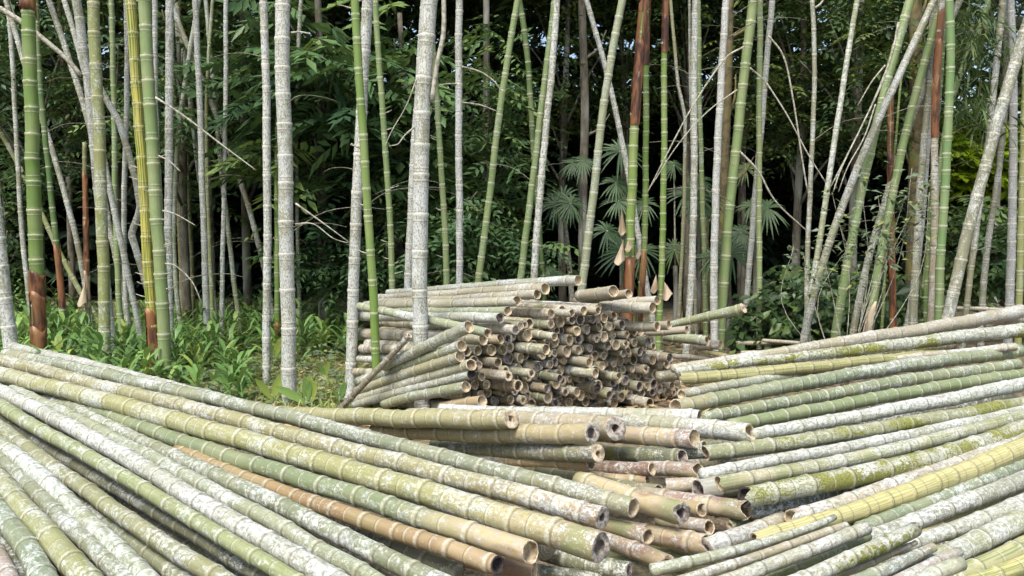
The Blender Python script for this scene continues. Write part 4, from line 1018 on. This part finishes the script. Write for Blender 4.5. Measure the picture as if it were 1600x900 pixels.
def sprays(cent, rach, K, ln, wd, lvbase, rlen=.45, droop=.35):
    """compound leaves: K leaflets in two ranks along drooping stalks"""
    n = len(cent); rach = nrm(rach)
    t = (np.arange(K) // 2 + .5) / (K / 2)
    sg = np.where(np.arange(K) % 2 == 0, 1.0, -1.0)
    upv = nrm(np.array([0, 0, 1.0])[None] + rng.normal(0, .35, (n, 3)))
    side = nrm(np.cross(rach, upv))
    pos = cent[:, None] + rach[:, None] * (t * rlen)[None, :, None] + np.array([0, 0, -1.0]) * (droop * rlen * t * t)[None, :, None]
    ax = rach[:, None] * (.35 + .5 * t)[None, :, None] + side[:, None] * sg[None, :, None] * (1.05 - .5 * t)[None, :, None] + rng.normal(0, .12, (n, K, 3))
    ax[..., 2] -= .25
    up = np.repeat(upv[:, None], K, 1)
    lnn = ln * rng.uniform(.75, 1.2, (n, K)); wdd = wd * rng.uniform(.8, 1.2, (n, K))
    lv = np.clip(lvbase[:, None] + rng.normal(0, .10, (n, K)), 0, 1)
    return leaf_arrays(pos.reshape(-1, 3), ax.reshape(-1, 3), up.reshape(-1, 3), lnn.ravel(), wdd.ravel(), lv.ravel())
def clumped(n, c, rad, clumps, sigma):
    cc = rng.normal(0, 1, (clumps, 3)); cc = nrm(cc) * rng.uniform(.25, 1, (clumps, 1)) ** (1 / 2.2)
    k = rng.integers(0, clumps, n)
    p = np.array(c) + cc[k] * np.array(rad) + rng.normal(0, sigma, (n, 3))
    return p, k
def tree(name, label, cat, px, d, y0, y1, hw, n, K=9, ln=.13, wd=.05, mat=None, depth=1.3, trunk_w=.07, clumps=26, sigma=.22, group=None, lean=0., rlen=.4,
         shade_canopy=0, bark=None, lvm=.45):
    zt, zb = at_depth(px, y0, d).z, max(at_depth(px, y1, d).z, .15)
    X = at_depth(px, 350, d).x
    hwm = hw / F * d
    root = empty(name, (X - lean, d, 0), label, cat, group)
    org = np.array(root.location)
    cz = (zt + zb) / 2
    p, k = clumped(n, (X, d, cz), (hwm, depth, (zt - zb) / 2), clumps, sigma)
    out = rand_dir(n, -.35, .35); out[:, 1] -= .25
    lvb = np.clip(lvm + rng.normal(0, .24, clumps)[k] + rng.normal(0, .06, n), 0, 1)
    arr = [sprays(p, out, K, ln, wd, lvb, rlen)]
    if shade_canopy:
        q, kk = clumped(shade_canopy, (X, d + 2.4, max(zt, 6.3) + 1.0), (2.6, 2.8, 1.5), 30, .4)  # overhead leaves above the view, added to keep the wood below dark
        arr.append(sprays(q, rand_dir(shade_canopy, -.3, .3), 8, .30, .13, np.clip(.4 + rng.normal(0, .12, shade_canopy), 0, 1), .6))
    leaf_object('crown', join_np(arr), mat or M_LEAF, root, org, 'stuff')
    top = max(zt, 6.8 if shade_canopy else 0)
    P = [np.array([-0 + 0, 0, -.05])]
    for t in (.25, .5, .75, 1.0):
        P.append(np.array([lean * t + rng.normal(0, .05) * t, rng.normal(0, .05), top * t]))
    Pc = curve_pts(P, 16)
    link(bpy.data.objects.new('trunk', tube('trunk', Pc, np.linspace(trunk_w, trunk_w * .45, 16), bark or M_BARK, 10)), root)
    # limbs reach for some of the clumps
    for j in range(min(9, clumps)):
        e = p[rng.integers(0, n)] - org
        s = Pc[min(int(max(.2, (e[2] / top) * .75) * 15), 14)]
        mid = (s + e) / 2 + np.array([0, 0, .12])
        link(bpy.data.objects.new('limb', tube('limb', curve_pts([s, mid, e], 7), np.linspace(trunk_w * .35, .008, 7), bark or M_BARK, 6)), root)
    return root
def vegetation():
    FT = 'trees at the forest edge'
    B, G = M_LEAF_BLUE, M_LEAF
    T_ = [
     ('tree with long pinnate leaves, behind the bright green culm', 505, 11.6, -60, 330, 105, 250, dict(K=13, ln=.25, wd=.09, mat=B, clumps=22, sigma=.16, rlen=.55, shade_canopy=500)),
     ('tree with glossy pinnate leaves between bright green and thickest white culm', 622, 12.0, 20, 330, 70, 210, dict(K=13, ln=.24, wd=.085, mat=B, clumps=18, sigma=.15, rlen=.6)),
     ('bushy dark tree behind the violet-white culm at centre', 760, 12.6, 60, 430, 90, 420, dict(K=9, ln=.15, wd=.055, mat=B, clumps=30, shade_canopy=500)),
     ('small-leaved tree filling the gap right of centre behind the crossing pair', 880, 15.0, -60, 250, 110, 520, dict(ln=.10, wd=.045, clumps=40, shade_canopy=600)),
     ('small-leaved tree behind the pale sage slanting culm', 975, 15.6, -80, 210, 100, 520, dict(ln=.10, wd=.045, clumps=40, shade_canopy=600)),
     ('tree whose dark crown hangs behind the three sheathed shoots', 1075, 15.2, -80, 200, 90, 480, dict(ln=.12, wd=.05, clumps=36, shade_canopy=600)),
     ('dense dark tree right of the slim light green culm', 1245, 13.2, -80, 260, 85, 620, dict(ln=.11, wd=.05, clumps=44, shade_canopy=600)),
     ('leafy tree behind the leaning pale culm on the right', 1335, 12.4, -60, 270, 70, 480, dict(ln=.11, wd=.045, clumps=34, shade_canopy=500)),
     ('tree with dark crown behind the crossing pair at right', 1430, 14.5, -80, 240, 80, 460, dict(ln=.11, wd=.045, clumps=34, shade_canopy=600)),
     ('thin-crowned tree at upper right against the sky', 1560, 15.5, -70, 150, 90, 420, dict(ln=.12, wd=.045, clumps=30)),
     ('tree behind the two right hand white culms of the left third', 385, 13.4, -60, 300, 90, 420, dict(ln=.12, wd=.05, clumps=34, shade_canopy=600)),
     ('tree hanging behind the straight white culm in the left third', 290, 12.6, 20, 330, 80, 330, dict(ln=.13, wd=.05, mat=B, clumps=26, shade_canopy=500)),
     ('tree behind the lime-olive and striped culms', 185, 13.8, -60, 250, 90, 420, dict(ln=.12, wd=.05, clumps=34, shade_canopy=600)),
     ('tree behind the brown-footed green culm at far left', 60, 13.2, -40, 300, 90, 380, dict(ln=.13, wd=.05, mat=B, clumps=30, shade_canopy=600)),
     ('tall tree rooted behind the stack, crown above the thick white pair', 560, 15.4, -120, 200, 110, 420, dict(ln=.12, wd=.05, clumps=36, shade_canopy=700)),
     ('tall tree deep behind the bushy dark one at centre', 720, 16.2, -120, 220, 110, 420, dict(ln=.11, wd=.05, clumps=36, shade_canopy=700)),
     ('tall tree deep behind the thick sage culm', 1160, 16.4, -120, 190, 90, 420, dict(ln=.11, wd=.05, clumps=34, shade_canopy=700)),
     ('tall tree beyond the left edge of the clearing, deep in the wood', 110, 17.0, -120, 220, 120, 420, dict(ln=.12, wd=.05, clumps=34, shade_canopy=700)),
     ('tall tree deep behind the thin white culms of the left third', 330, 17.2, -120, 200, 120, 420, dict(ln=.12, wd=.05, clumps=34, shade_canopy=700)),
    ]
    for lab, px, d, y0, y1, hw, n, kw in T_:
        tree('forest_tree', lab, 'tree', px, d, y0, y1, hw, n, group=FT, **kw)
    SH = 'shrubs under the trees'
    S_ = [
     ('dark shrub left of the stack behind the white post', 495, 11.4, 330, 470, 60, 170, dict(ln=.12, wd=.05, mat=B)),
     ('leafy shrub behind the slim green culm above the stack', 610, 11.4, 300, 470, 60, 220, dict(ln=.11, wd=.05, mat=B)),
     ('leafy shrub behind the stack, left of the slanting sage culm', 720, 11.2, 320, 470, 65, 240, dict(ln=.13, wd=.055, mat=B)),
     ('low shrub behind the stack under the crossing pair', 800, 11.6, 350, 470, 50, 160, dict(ln=.12, wd=.05, mat=B)),
     ('bushy green shrub behind the stout leaning culm at right', 1530, 12.2, 320, 480, 70, 260, dict(ln=.14, wd=.06, mat=B, lvm=.6)),
     ('dark shrub at the right edge behind the lavender grey culm', 1600, 12.6, 310, 480, 50, 180, dict(ln=.14, wd=.06, mat=B, lvm=.55)),
     ('low dark shrub in front of the far trees at left edge', 10, 12.4, 250, 470, 60, 140, dict(ln=.12, wd=.05)),
    ]
    for lab, px, d, y0, y1, hw, n, kw in S_:
        tree('shrub', lab, 'shrub', px, d, y0, y1, hw, n, group=SH, depth=.5, trunk_w=.02, clumps=16, sigma=.14, **kw)
    tree('bush', 'sunlit yellow-green bush in the open beyond the right side culms', 'bush', 1540, 20.5, 185, 340, 90, 900, K=9, ln=.28, wd=.14, mat=M_LEAF_BRIGHT, depth=1.0, trunk_w=.04, clumps=24, sigma=.3, rlen=.6)
    # three bare trunks
    for lab, pts, w, d, mt in (
        ('grey-brown tree trunk standing between the white and pale sage culms', [(908, -60), (910, 33), (914, 167), (911, 297), (910, 440)], 13, 13.6, M_BARK),
        ('mossy brown tree trunk behind the violet-white culm', [(1141, -60), (1137, 133), (1133, 233), (1128, 400), (1126, 470)], 15, 12.6, M_BARK_MOSS),
        ('broad mossy tree trunk behind the crossing pair at right', [(1428, -60), (1432, 100), (1431, 250), (1428, 380), (1426, 470)], 22, 11.6, M_BARK_MOSS),
        ('dark trunk among the palms left of the violet-white culm', [(1100, 330), (1101, 380), (1102, 440), (1103, 480)], 14, 13.0, M_BARK_MOSS)):
        W3 = [np.array(at_depth(x, y, d)) for x, y in pts]
        W3.sort(key=lambda q: q[2]); base = W3[0].copy(); base[2] = -.03
        W3 = [base] + W3
        r = empty('tree_trunk', base, lab, 'tree')
        P = curve_pts([q - base for q in W3], 18)
        link(bpy.data.objects.new('trunk', tube('trunk', P, np.linspace(w * 1.15, w * .85, 18) / 2 / F * d, mt, 12)), r)
        for j in range(3):
            i = 9 + 3 * j
            e = P[i] + np.array([rng.uniform(-.5, .5), rng.uniform(-.2, .2), rng.uniform(.3, .6)])
            link(bpy.data.objects.new('limb', tube('limb', curve_pts([P[i], (P[i] + e) / 2 + np.array([.05, 0, -.05]), e], 7), np.linspace(.03, .008, 7), mt, 6)), r)
    # far wood behind everything
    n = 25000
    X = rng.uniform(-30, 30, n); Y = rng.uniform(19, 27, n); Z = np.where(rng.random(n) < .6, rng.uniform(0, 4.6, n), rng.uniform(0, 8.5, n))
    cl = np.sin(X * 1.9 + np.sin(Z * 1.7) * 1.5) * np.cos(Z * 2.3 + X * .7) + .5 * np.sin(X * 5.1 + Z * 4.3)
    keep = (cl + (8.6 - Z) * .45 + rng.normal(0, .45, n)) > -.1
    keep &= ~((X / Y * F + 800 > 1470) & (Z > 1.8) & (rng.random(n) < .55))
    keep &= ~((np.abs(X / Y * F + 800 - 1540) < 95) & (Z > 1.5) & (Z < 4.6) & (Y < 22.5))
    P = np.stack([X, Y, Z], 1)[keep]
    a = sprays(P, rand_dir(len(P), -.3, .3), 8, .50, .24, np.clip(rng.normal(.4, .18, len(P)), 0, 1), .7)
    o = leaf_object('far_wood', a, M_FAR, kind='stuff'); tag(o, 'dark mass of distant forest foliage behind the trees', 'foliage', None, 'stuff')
vegetation()

# ------------------------------------------------------------------ fan palms
def palm(label, d, heart, fans, trunk=None):
    """heart: pixel where the stalks meet; fans: (x, y, radius px, turn, tilt)"""
    H = np.array(at_depth(heart[0], heart[1], d))
    base = np.array([H[0], d, 0.0])
    if trunk: base = np.array(at_depth(trunk[0], trunk[1], d)); base[2] = 0
    root = empty('fan_palm', base, label, 'palm', 'fan palms in the forest shade')
    P = curve_pts([np.zeros(3) + np.array([0, 0, -.03]), (H - base) * .5 + np.array([.02, 0, 0]), H - base], 9)
    link(bpy.data.objects.new('trunk', tube('trunk', P, np.linspace(.045, .03, 9), M_TWIG if trunk else M_BARK, 9)), root)
    for (x, y, rp, turn, tilt) in fans:
        hub = np.array(at_depth(x, y, d - rng.uniform(.1, .45)))
        rr = rp * 1.22 / F * d
        n = 24
        ang = np.linspace(-2.75, 2.75, n) + turn
        nv = nrm(np.array([rng.uniform(-.3, .3), -1.0, tilt]))
        e1 = nrm(np.cross(nv, [0, 0, 1.0])); e2 = np.cross(e1, nv)
        ax = np.cos(ang)[:, None] * e2[None] + np.sin(ang)[:, None] * e1[None] + nv[None] * rng.uniform(-.12, .12, (n, 1))
        up = np.repeat(nv[None], n, 0)
        ln = rr * 1.12 * rng.uniform(.7, 1.12, n) * (1 - .12 * np.abs(np.linspace(-1, 1, n)))
        arr = blade_arrays(np.repeat(hub[None], n, 0) - base, ax, up, ln, np.full(n, rr * .10), np.clip(rng.normal(.30, .2) + rng.normal(0, .1, n), 0, 1),
                           droop=.42, fold=.25, prof=((0.02, .25), (.4, 1.0), (.72, .75), (1, .04)))
        leaf_object('frond', arr, M_PALM, root)
        pm = (H + hub) / 2 + np.array([0, 0, .06])
        link(bpy.data.objects.new('leaf_stalk', tube('leaf_stalk', curve_pts([H - base, pm - base, hub - base], 7), np.linspace(.014, .008, 7), M_TWIG, 6)), root)
palm('fan palm on a thin pale trunk behind the stack, right of crossing pair', 12.4, (881, 332), [(879, 312, 31, .2, .3), (868, 318, 26, -.9, .5), (892, 318, 26, 1.0, .5)], (897, 445))
palm('fan palm drooping from behind the grey-brown trunk', 12.9, (906, 262), [(910, 251, 24, 2.6, .9), (894, 255, 20, -1.6, .7)])
palm('blue-green fan palm left of the thickest sheathed shoot', 12.6, (974, 330), [(968, 236, 30, -.6, .5), (962, 285, 28, -1.5, .8), (966, 314, 26, -1.2, .9), (1008, 318, 22, 1.3, .8)])
palm('low star-leaved palm at the foot of the sheathed shoots', 11.6, (978, 420), [(972, 394, 36, -.4, .2), (948, 360, 28, -1.0, .6), (1004, 392, 28, 1.0, .5)])
palm('low palm with fan above the stack top, under the crossing pair', 11.8, (838, 440), [(836, 416, 30, -.2, .6), (858, 428, 24, .9, .6)])
palm('fan palm with butterfly-shaped leaf right of the sheathed shoots', 11.9, (1055, 415), [(1054, 390, 22, .0, .2), (1053, 258, 17, .4, .6)])
palm('fan palm with two broad fans either side of the white culm', 12.2, (1092, 340), [(1072, 302, 31, -1.0, .6), (1103, 312, 34, .9, .3), (1094, 282, 24, .1, .7)])
palm('low palm with pale star fan behind the thick sage culm', 11.7, (1138, 430), [(1142, 396, 33, .6, .15), (1158, 363, 30, 1.9, .8), (1112, 402, 26, -1.2, .4)])
palm('fan palm right of the slim light green culm', 12.3, (1180, 350), [(1199, 325, 30, 1.6, .8), (1172, 322, 22, -1.0, .7)])
palm('small dim fan palm behind the upper part of the thick sage culm', 13.2, (1162, 280), [(1165, 263, 20, .6, .7)])

# ------------------------------------------------------------------ undergrowth
def undergrowth():
    parts = []
    pts = []
    while len(pts) < 760:
        x, y = rng.uniform(-60, 560), rng.uniform(500, 640)
        if x > 385 and y > 562 and rng.random() < .9: continue
        if x > 280 and y > 590 and rng.random() < .7: continue
        pts.append(at_height(x, y, 0.0))
    for p in pts:
        p = np.array(p); n = int(rng.integers(7, 11)); h = rng.uniform(.12, .42) * (1.0 if p[1] > 9 else .75) * (1.5 if rng.random() < .12 else 1)
        t = np.linspace(.15, 1, n); lean = rng.normal(0, .12, 2)
        pos = p[None] + np.stack([lean[0] * t * h, lean[1] * t * h, t * h], 1)
        a0 = rng.uniform(0, 6.28); az = a0 + np.where(np.arange(n) % 2 == 0, 0, math.pi) + rng.normal(0, .35, n)
        ax = np.stack([np.cos(az), np.sin(az), .5 + t * 1.3], 1)
        parts.append(blade_arrays(pos, ax, np.repeat([[0, 0, 1.0]], n, 0), rng.uniform(.24, .46, n), rng.uniform(.035, .065, n),
                                  np.clip(rng.normal(.5, .17) + rng.normal(0, .1, n), 0, 1), droop=.5))
    o = leaf_object('undergrowth', join_np(parts), M_LEAF_GINGER, kind='stuff'); tag(o, 'bed of lance-leaved green plants behind the left heap', 'undergrowth', None, 'stuff')
    n = 4200
    x, y = rng.uniform(-60, 545, n), rng.uniform(500, 640, n)
    P = np.array([at_height(a, b, 0.0) for a, b in zip(x, y)]); P[:, 2] = rng.uniform(.01, .22, n) * (.6 + .5 * np.sin(P[:, 0] * 2.3) * np.cos(P[:, 1] * 1.9))
    P[:, 2] = np.maximum(P[:, 2], .01)
    a = leaf_arrays(P, rand_dir(n, -.2, .5), nrm(np.array([0, -.4, 1.0]) + rng.normal(0, .35, (n, 3))), rng.uniform(.04, .11, n), rng.uniform(.025, .06, n), np.clip(rng.normal(.6, .25, n), 0, 1), .15)
    o = leaf_object('ground_cover', a, M_LEAF_PALE, kind='stuff'); tag(o, 'low pale small-leaved ground cover at the foot of the left culms', 'ground cover', None, 'stuff')
    # broad-leaved tangle at the right
    n = 5200
    x = rng.uniform(1150, 1480, n); d = rng.uniform(10.6, 13.2, n)
    top = np.interp(x, [1150, 1200, 1260, 1330, 1400, 1480], [.4, .95, 1.05, 1.0, .9, .8])
    z = rng.uniform(0, 1, n) ** .8 * top * (.75 + .35 * np.sin(x * .07 + d * 3))
    P = np.stack([(x - 800) / F * d, d, z], 1)
    a = leaf_arrays(P, rand_dir(n, -.5, .2) + np.array([0, -.5, -.2]), nrm(np.array([0, -.6, 1.0]) + rng.normal(0, .3, (n, 3))), rng.uniform(.07, .22, n), rng.uniform(.04, .13, n), np.clip(rng.normal(.4, .25, n), 0, 1), .2)
    o = leaf_object('undergrowth', a, M_LEAF, kind='stuff'); tag(o, 'tangle of broad dark green leaves behind the right heap', 'undergrowth', None, 'stuff')
    # grass and dead leaves on the open patch
    n = 9000
    x, y = rng.uniform(250, 620, n), rng.uniform(555, 665, n)
    P = np.array([at_height(a, b, 0.0) for a, b in zip(x, y)])
    ax = rand_dir(n, .3, 1.0)
    a = blade_arrays(P, ax, rand_dir(n, -.2, .2), rng.uniform(.06, .2, n), rng.uniform(.005, .012, n), np.clip(rng.normal(.55, .25, n), 0, 1), droop=.3)
    o = leaf_object('grass', a, M_GRASS, kind='stuff'); tag(o, 'thin yellowish grass on the open litter patch', 'grass', None, 'stuff')
    n = 3800
    x, y = rng.uniform(200, 1300, n), rng.uniform(520, 680, n)
    P = np.array([at_height(a, b, .01) for a, b in zip(x, y)]); P[:, 2] += rng.uniform(0, .03, n)
    a = leaf_arrays(P, rand_dir(n, -.15, .3), nrm(np.array([0, 0, 1.0]) + rng.normal(0, .3, (n, 3))), rng.uniform(.06, .16, n), rng.uniform(.02, .05, n), rng.uniform(0, 1, n), .0)
    o = leaf_object('leaf_litter', a, M_LITTER, kind='stuff'); tag(o, 'scattered dry fallen leaves on the ground', 'leaf litter', None, 'stuff')
    # single young plants on the open patch
    for lab, x, y, specs in (
        ('young broad-leaved plant at the foot of the slim white culm', 425, 634, [(-.5, 1.0, .34), (.55, 1.5, .40)]),
        ('young plant with long leaf reaching right of the thick white culm', 478, 640, [(-1.2, 1.0, .40), (.1, 2.4, .34), (.4, 2.0, .30)]),
        ('young bluish broad-leaved plant in front of the open litter patch', 487, 640, [(-.1, 2.6, .36), (.3, 1.8, .30)]),
        ('young plant with single yellow-green leaf by the white post', 530, 634, [(.5, 1.4, .26), (-.4, 1.0, .16)]),
        ('young plant with tall yellow-green leaves behind the thick white culm', 428, 570, [(.5, 1.6, .42), (-.3, 2.0, .30), (.9, 1.0, .26)]),
        ('young plant with upright leaves at the upper rim of the left heap', 340, 612, [(.1, 2.4, .28), (-.5, 1.3, .24)]),
        ('small seedling on the open patch left of the white post', 508, 598, [(.4, 1.6, .26), (-.4, 1.4, .24), (.0, 2.0, .2)])):
        b = np.array(at_height(x, y, 0.0)); r = empty('young_plant', b, lab, 'plant', 'young plants on the litter patch')
        link(bpy.data.objects.new('stem', tube('stem', curve_pts([np.array([0, 0, -.02]), np.array([.005, 0, .06]), np.array([0, 0, .12])], 5), np.linspace(.008, .005, 5), M_TWIG, 6)), r)
        for sx, sz, ln in specs:
            a = blade_arrays(np.array([[0, 0, .05]]), np.array([[sx, -.25, sz]]), np.array([[0, -1.0, .35]]), np.array([ln * .85]), np.array([ln * .2]), np.array([rng.uniform(.5, .95)]), droop=.15,
                             prof=((0, .1), (.2, .7), (.45, 1.0), (.75, .75), (1, .04)))
            leaf_object('leaf', a, M_LEAF_GINGER, r)
    # pale-leaved straggling shrub
    d = 8.75
    b = np.array(at_depth(1322, 560, d)); b[2] = 0
    r = empty('straggling_shrub', b, 'straggling shrub with pale small leaves in front of the right culms', 'shrub')
    tips = [(1345, 285), (1372, 305), (1402, 272), (1425, 262), (1312, 352), (1255, 396), (1335, 372), (1442, 326), (1240, 385), (1300, 300), (1390, 330), (1415, 305), (1452, 300), (1280, 372), (1460, 270)]
    lp, lx = [], []
    for i, (x, y) in enumerate(tips):
        T = np.array(at_depth(x, y, d + rng.uniform(-.25, .15))) - b
        mid = np.array([T[0] * .3 + rng.normal(0, .22), T[1] * .6, T[2] * .55])
        P = curve_pts([np.array([rng.normal(0, .03), 0, -.02]), mid, T], 12)
        link(bpy.data.objects.new('branch', tube('branch', P, np.linspace(.005, .002, 12), M_TWIG, 6)), r)
        for q in range(34):
            s = rng.integers(7, 12)
            lp.append(P[s] + rng.normal(0, .07, 3)); lx.append(rand_dir(1, -.6, .4)[0])
    lp, lx = np.array(lp), np.array(lx); n = len(lp)
    a = leaf_arrays(lp, lx, nrm(np.array([0, -.3, 1.0]) + rng.normal(0, .3, (n, 3))), rng.uniform(.05, .11, n), rng.uniform(.028, .05, n), np.clip(rng.normal(.5, .25, n), 0, 1), .2)
    leaf_object('foliage', a, M_LEAF_PALE, r, kind='stuff')
undergrowth()

# ------------------------------------------------------------------ put the bamboo in place
STEMS = {}
for lab, kind, pts, wt, wb, d, kw in rows_standing:
    STEMS[lab] = standing(lab, kind, pts, wt, wb, d, **dict(kw)) + (d,)
def stem_by(start):
    for k, v in STEMS.items():
        if k.startswith(start): return v
r, g, d = stem_by('green shoot with tall orange')
flap_sheath(r, (971, 327), (966, 362), (979, 368), .03, SDR, d - .06)
flap_sheath(r, (974, 374), (959, 410), (976, 411), .04, SDR, d - .08)
flap_sheath(r, (981, 376), (976, 390), (990, 389), .02, SDR, d - .09)
r, g, d = stem_by('slim green shoot with brown top, middle')
flap_sheath(r, (1000, 384), (993, 401), (1002, 402), .02, SDR, d - .06)
r, g, d = stem_by('slim green shoot with brown top, right')
flap_sheath(r, (1025, 429), (1016, 454), (1029, 456), .03, SDR, d - .06)
flap_sheath(r, (1038, 440), (1035, 467), (1051, 463), .03, SDR, d - .06)
r, g, d = stem_by('thin brown sheathed shoot in the dark')
flap_sheath(r, (134, 440), (121, 475), (136, 477), .03, SDR, d - .06)
for start, pts, dd, w0, w1 in (
    ('grey-green culm with cream nodes touching', [(243, 152), (290, 183), (345, 225), (400, 266)], None, 4, 2),
    ('grey-green culm with cream nodes touching', [(247, 243), (265, 252), (282, 268)], None, 3, 1.5),
    ('grey-green culm with cream nodes touching', [(258, 412), (275, 416), (300, 440), (315, 473)], None, 3, 1.5),
    ('grey-green culm with cream nodes touching', [(254, 329), (275, 335), (305, 352)], None, 3, 1.5),
    ('thick straight white mottled', [(462, 318), (500, 345), (545, 378)], None, 3.5, 1.5),
    ('thick straight white mottled', [(461, 350), (490, 350), (520, 372), (545, 380)], None, 2.5, 1.2),
    ('thick straight white mottled', [(455, 51), (470, 50), (485, 53)], None, 3, 2),
    ('thickest white mottled', [(675, 157), (683, 100), (693, 50), (693, -20)], None, 8, 7),
    ('thickest white mottled', [(652, 120), (635, 165), (612, 205), (600, 232)], None, 2, 1.2),
    ('thickest white mottled', [(648, 198), (632, 212), (622, 225), (608, 228)], None, 3, 1.5),
    ('straight violet-white culm', [(722, 104), (750, 112), (772, 127), (783, 142)], None, 3, 2),
    ('straight violet-white culm', [(722, 160), (750, 164), (777, 174)], None, 3, 1.5),
    ('straight violet-white culm', [(714, 131), (700, 131), (685, 133)], None, 2.5, 1.5),
    ('thick sage culm with cream nodes', [(1162, 73), (1130, 95), (1080, 170), (1040, 245), (1012, 300)], 9.4, 3.5, 2),
    ('thick sage culm with cream nodes', [(1152, 140), (1105, 175), (1060, 225), (1018, 290)], 9.3, 2.5, 1.5),
    ('thick sage culm with cream nodes', [(1155, 236), (1185, 268), (1212, 315), (1262, 362)], None, 4, 2),
    ('thick sage culm with cream nodes', [(1172, 106), (1190, 122), (1205, 140)], None, 3, 1.5),
    ('sage green culm of the crossing pair', [(1404, 35), (1392, 90), (1362, 165), (1330, 230), (1298, 292)], 9.0, 4, 2),
    ('sage green culm of the crossing pair', [(1400, 60), (1380, 125), (1345, 200), (1315, 262), (1302, 300)], 8.95, 3, 2),
    ('sage green culm of the crossing pair', [(1383, 102), (1362, 128), (1340, 165)], 9.0, 3, 1.5),
    ('sage green culm of the crossing pair', [(1368, 163), (1350, 215), (1325, 260), (1310, 300)], 8.95, 2.5, 1.5),
    ('bare grey knotted stem', [(1200, 55), (1225, 90), (1240, 160), (1252, 240), (1262, 300)], 9.5, 3, 2.5),
    ('bare grey knotted stem', [(1198, 130), (1230, 180), (1262, 240), (1290, 285)], 9.4, 2.5, 2),
    ('bare grey knotted stem', [(1274, 12), (1282, 6), (1290, -6)], None, 4, 3),
    ('white mottled culm pressed behind', [(0, 13), (28, 30), (57, 52), (100, 88), (127, 118)], None, 9, 7),
):
    r, g, d = stem_by(start)
    twig(r, pts, dd if dd else d - .03, w0, w1)
# fine dead side twigs on many of the slim culms
for start, v in list(STEMS.items())[1:]:
    r, (path, radf, al, PP, dd), d = v
    if zlib.crc32(start.encode()) % 5 == 0: continue
    for q in range(int(rng.integers(0, 3))):
        z = rng.uniform(.9, 3.9); s = np.interp(z, PP[:, 2], al); p = path(s) - np.array(r.location)
        a = rng.choice([-1, 1]); ln = rng.uniform(.25, 1.0); up = rng.uniform(-.35, .45)
        P = curve_pts([p, p + np.array([a * ln * .35, rng.uniform(-.15, .1), ln * (up * .4 + .12)]), p + np.array([a * ln * .7, rng.uniform(-.2, .1), ln * (up * .7 + .1)]), p + np.array([a * ln, rng.uniform(-.2, .2), ln * up])], 12)
        link(bpy.data.objects.new('branch', tube('branch', P, np.linspace(.005, .0018, 12), M_TWIG_DIM, 5)), r)
# short branch stubs at nodes of the green culms
for start in ('bright green culm in front', 'grey-green culm with cream', 'yellow culm with green', 'slim sage culm right', 'slim green culm rising'):
    r, (path, radf, al, PP, dd), d = stem_by(start)
    for q in range(7):
        z = rng.uniform(.8, 3.6); s = np.interp(z, PP[:, 2], al); p = path(s) - np.array(r.location)
        a = rng.choice([-1, 1]); rr = radf(s)
        P = curve_pts([p + np.array([a * rr * .8, -rr * .3, 0]), p + np.array([a * (rr + .03), -rr * .4, .012]), p + np.array([a * (rr + rng.uniform(.05, .10)), -rr * .5, .03])], 5)
        link(bpy.data.objects.new('branch_stub', tube('branch_stub', P, np.linspace(.008, .003, 5), M_TWIG, 6)), r)
# bamboo leaves on the leaf-hung culm at the upper right
r, g, d = stem_by('green culm slanting left among')
n = 520
px = rng.normal(1528, 26, n); py = np.concatenate([rng.normal(45, 32, n - 200), rng.normal(165, 28, 200)]); dp = rng.uniform(9.6, 11.2, n)
P = np.array([at_depth(a, b, c) for a, b, c in zip(px, py, dp)])
a = leaf_arrays(P - np.array(r.location), rand_dir(n, -.9, -.1), rand_dir(n, .2, 1), rng.uniform(.14, .28, n), rng.uniform(.018, .03, n), np.clip(rng.normal(.5, .2, n), 0, 1), .3)
leaf_object('foliage', a, M_LEAF_BAMBOO, r, kind='stuff')

for lab, c_, o_, pts, z0, z1, w0, w1, e0, e1 in rows_left:
    o_ = dict(o_)
    if pts[-1][1] > 899: o_['x1'] = .7
    if e1 == CAP and pts[-1][1] > 899: o_['fat'] = 1.14
    lying(lab, c_, o_, pts, z0, z1, w0, w1, e0, e1, group=LEFT)
for lab, c_, o_, pts, z0, z1, w0, w1, e0, e1 in rows_mid:
    lying(lab, c_, o_, pts, z0, z1, w0, w1, e0, e1, group=MID)
for lab, c_, o_, pts, z0, z1, w0, w1, e0, e1 in rows_right:
    o_ = dict(o_)
    if pts[0][1] > 899: o_['x0'] = .5
    if 'x1' in o_: o_['x1'] = 1.3 + .5 * ((zlib.crc32(lab.encode()) % 100) / 100)
    if max(p[1] for p in pts) > 760: o_['fat'] = 1.27
    lying(lab, c_, o_, pts, z0, z1, w0, w1, e0, e1, group=RIGHT)
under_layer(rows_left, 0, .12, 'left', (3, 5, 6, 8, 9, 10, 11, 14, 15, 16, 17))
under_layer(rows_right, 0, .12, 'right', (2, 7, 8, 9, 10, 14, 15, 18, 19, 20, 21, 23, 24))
for lab, c_, o_, pts, w0, w1, e0, e1, dep in far_poles:
    lying(lab, c_, o_, pts, 0, 0, w0, w1, e0, e1, group='bleached poles behind the right heap', depth=dep)
build_stack()
for lab, c_, o_, pts, w0, w1, dep, e0, e1 in rows_stack:
    lying(lab, c_, o_, pts, 0, 0, w0, w1, e0, e1, group=STACK, depth=dep, name='short_bamboo')
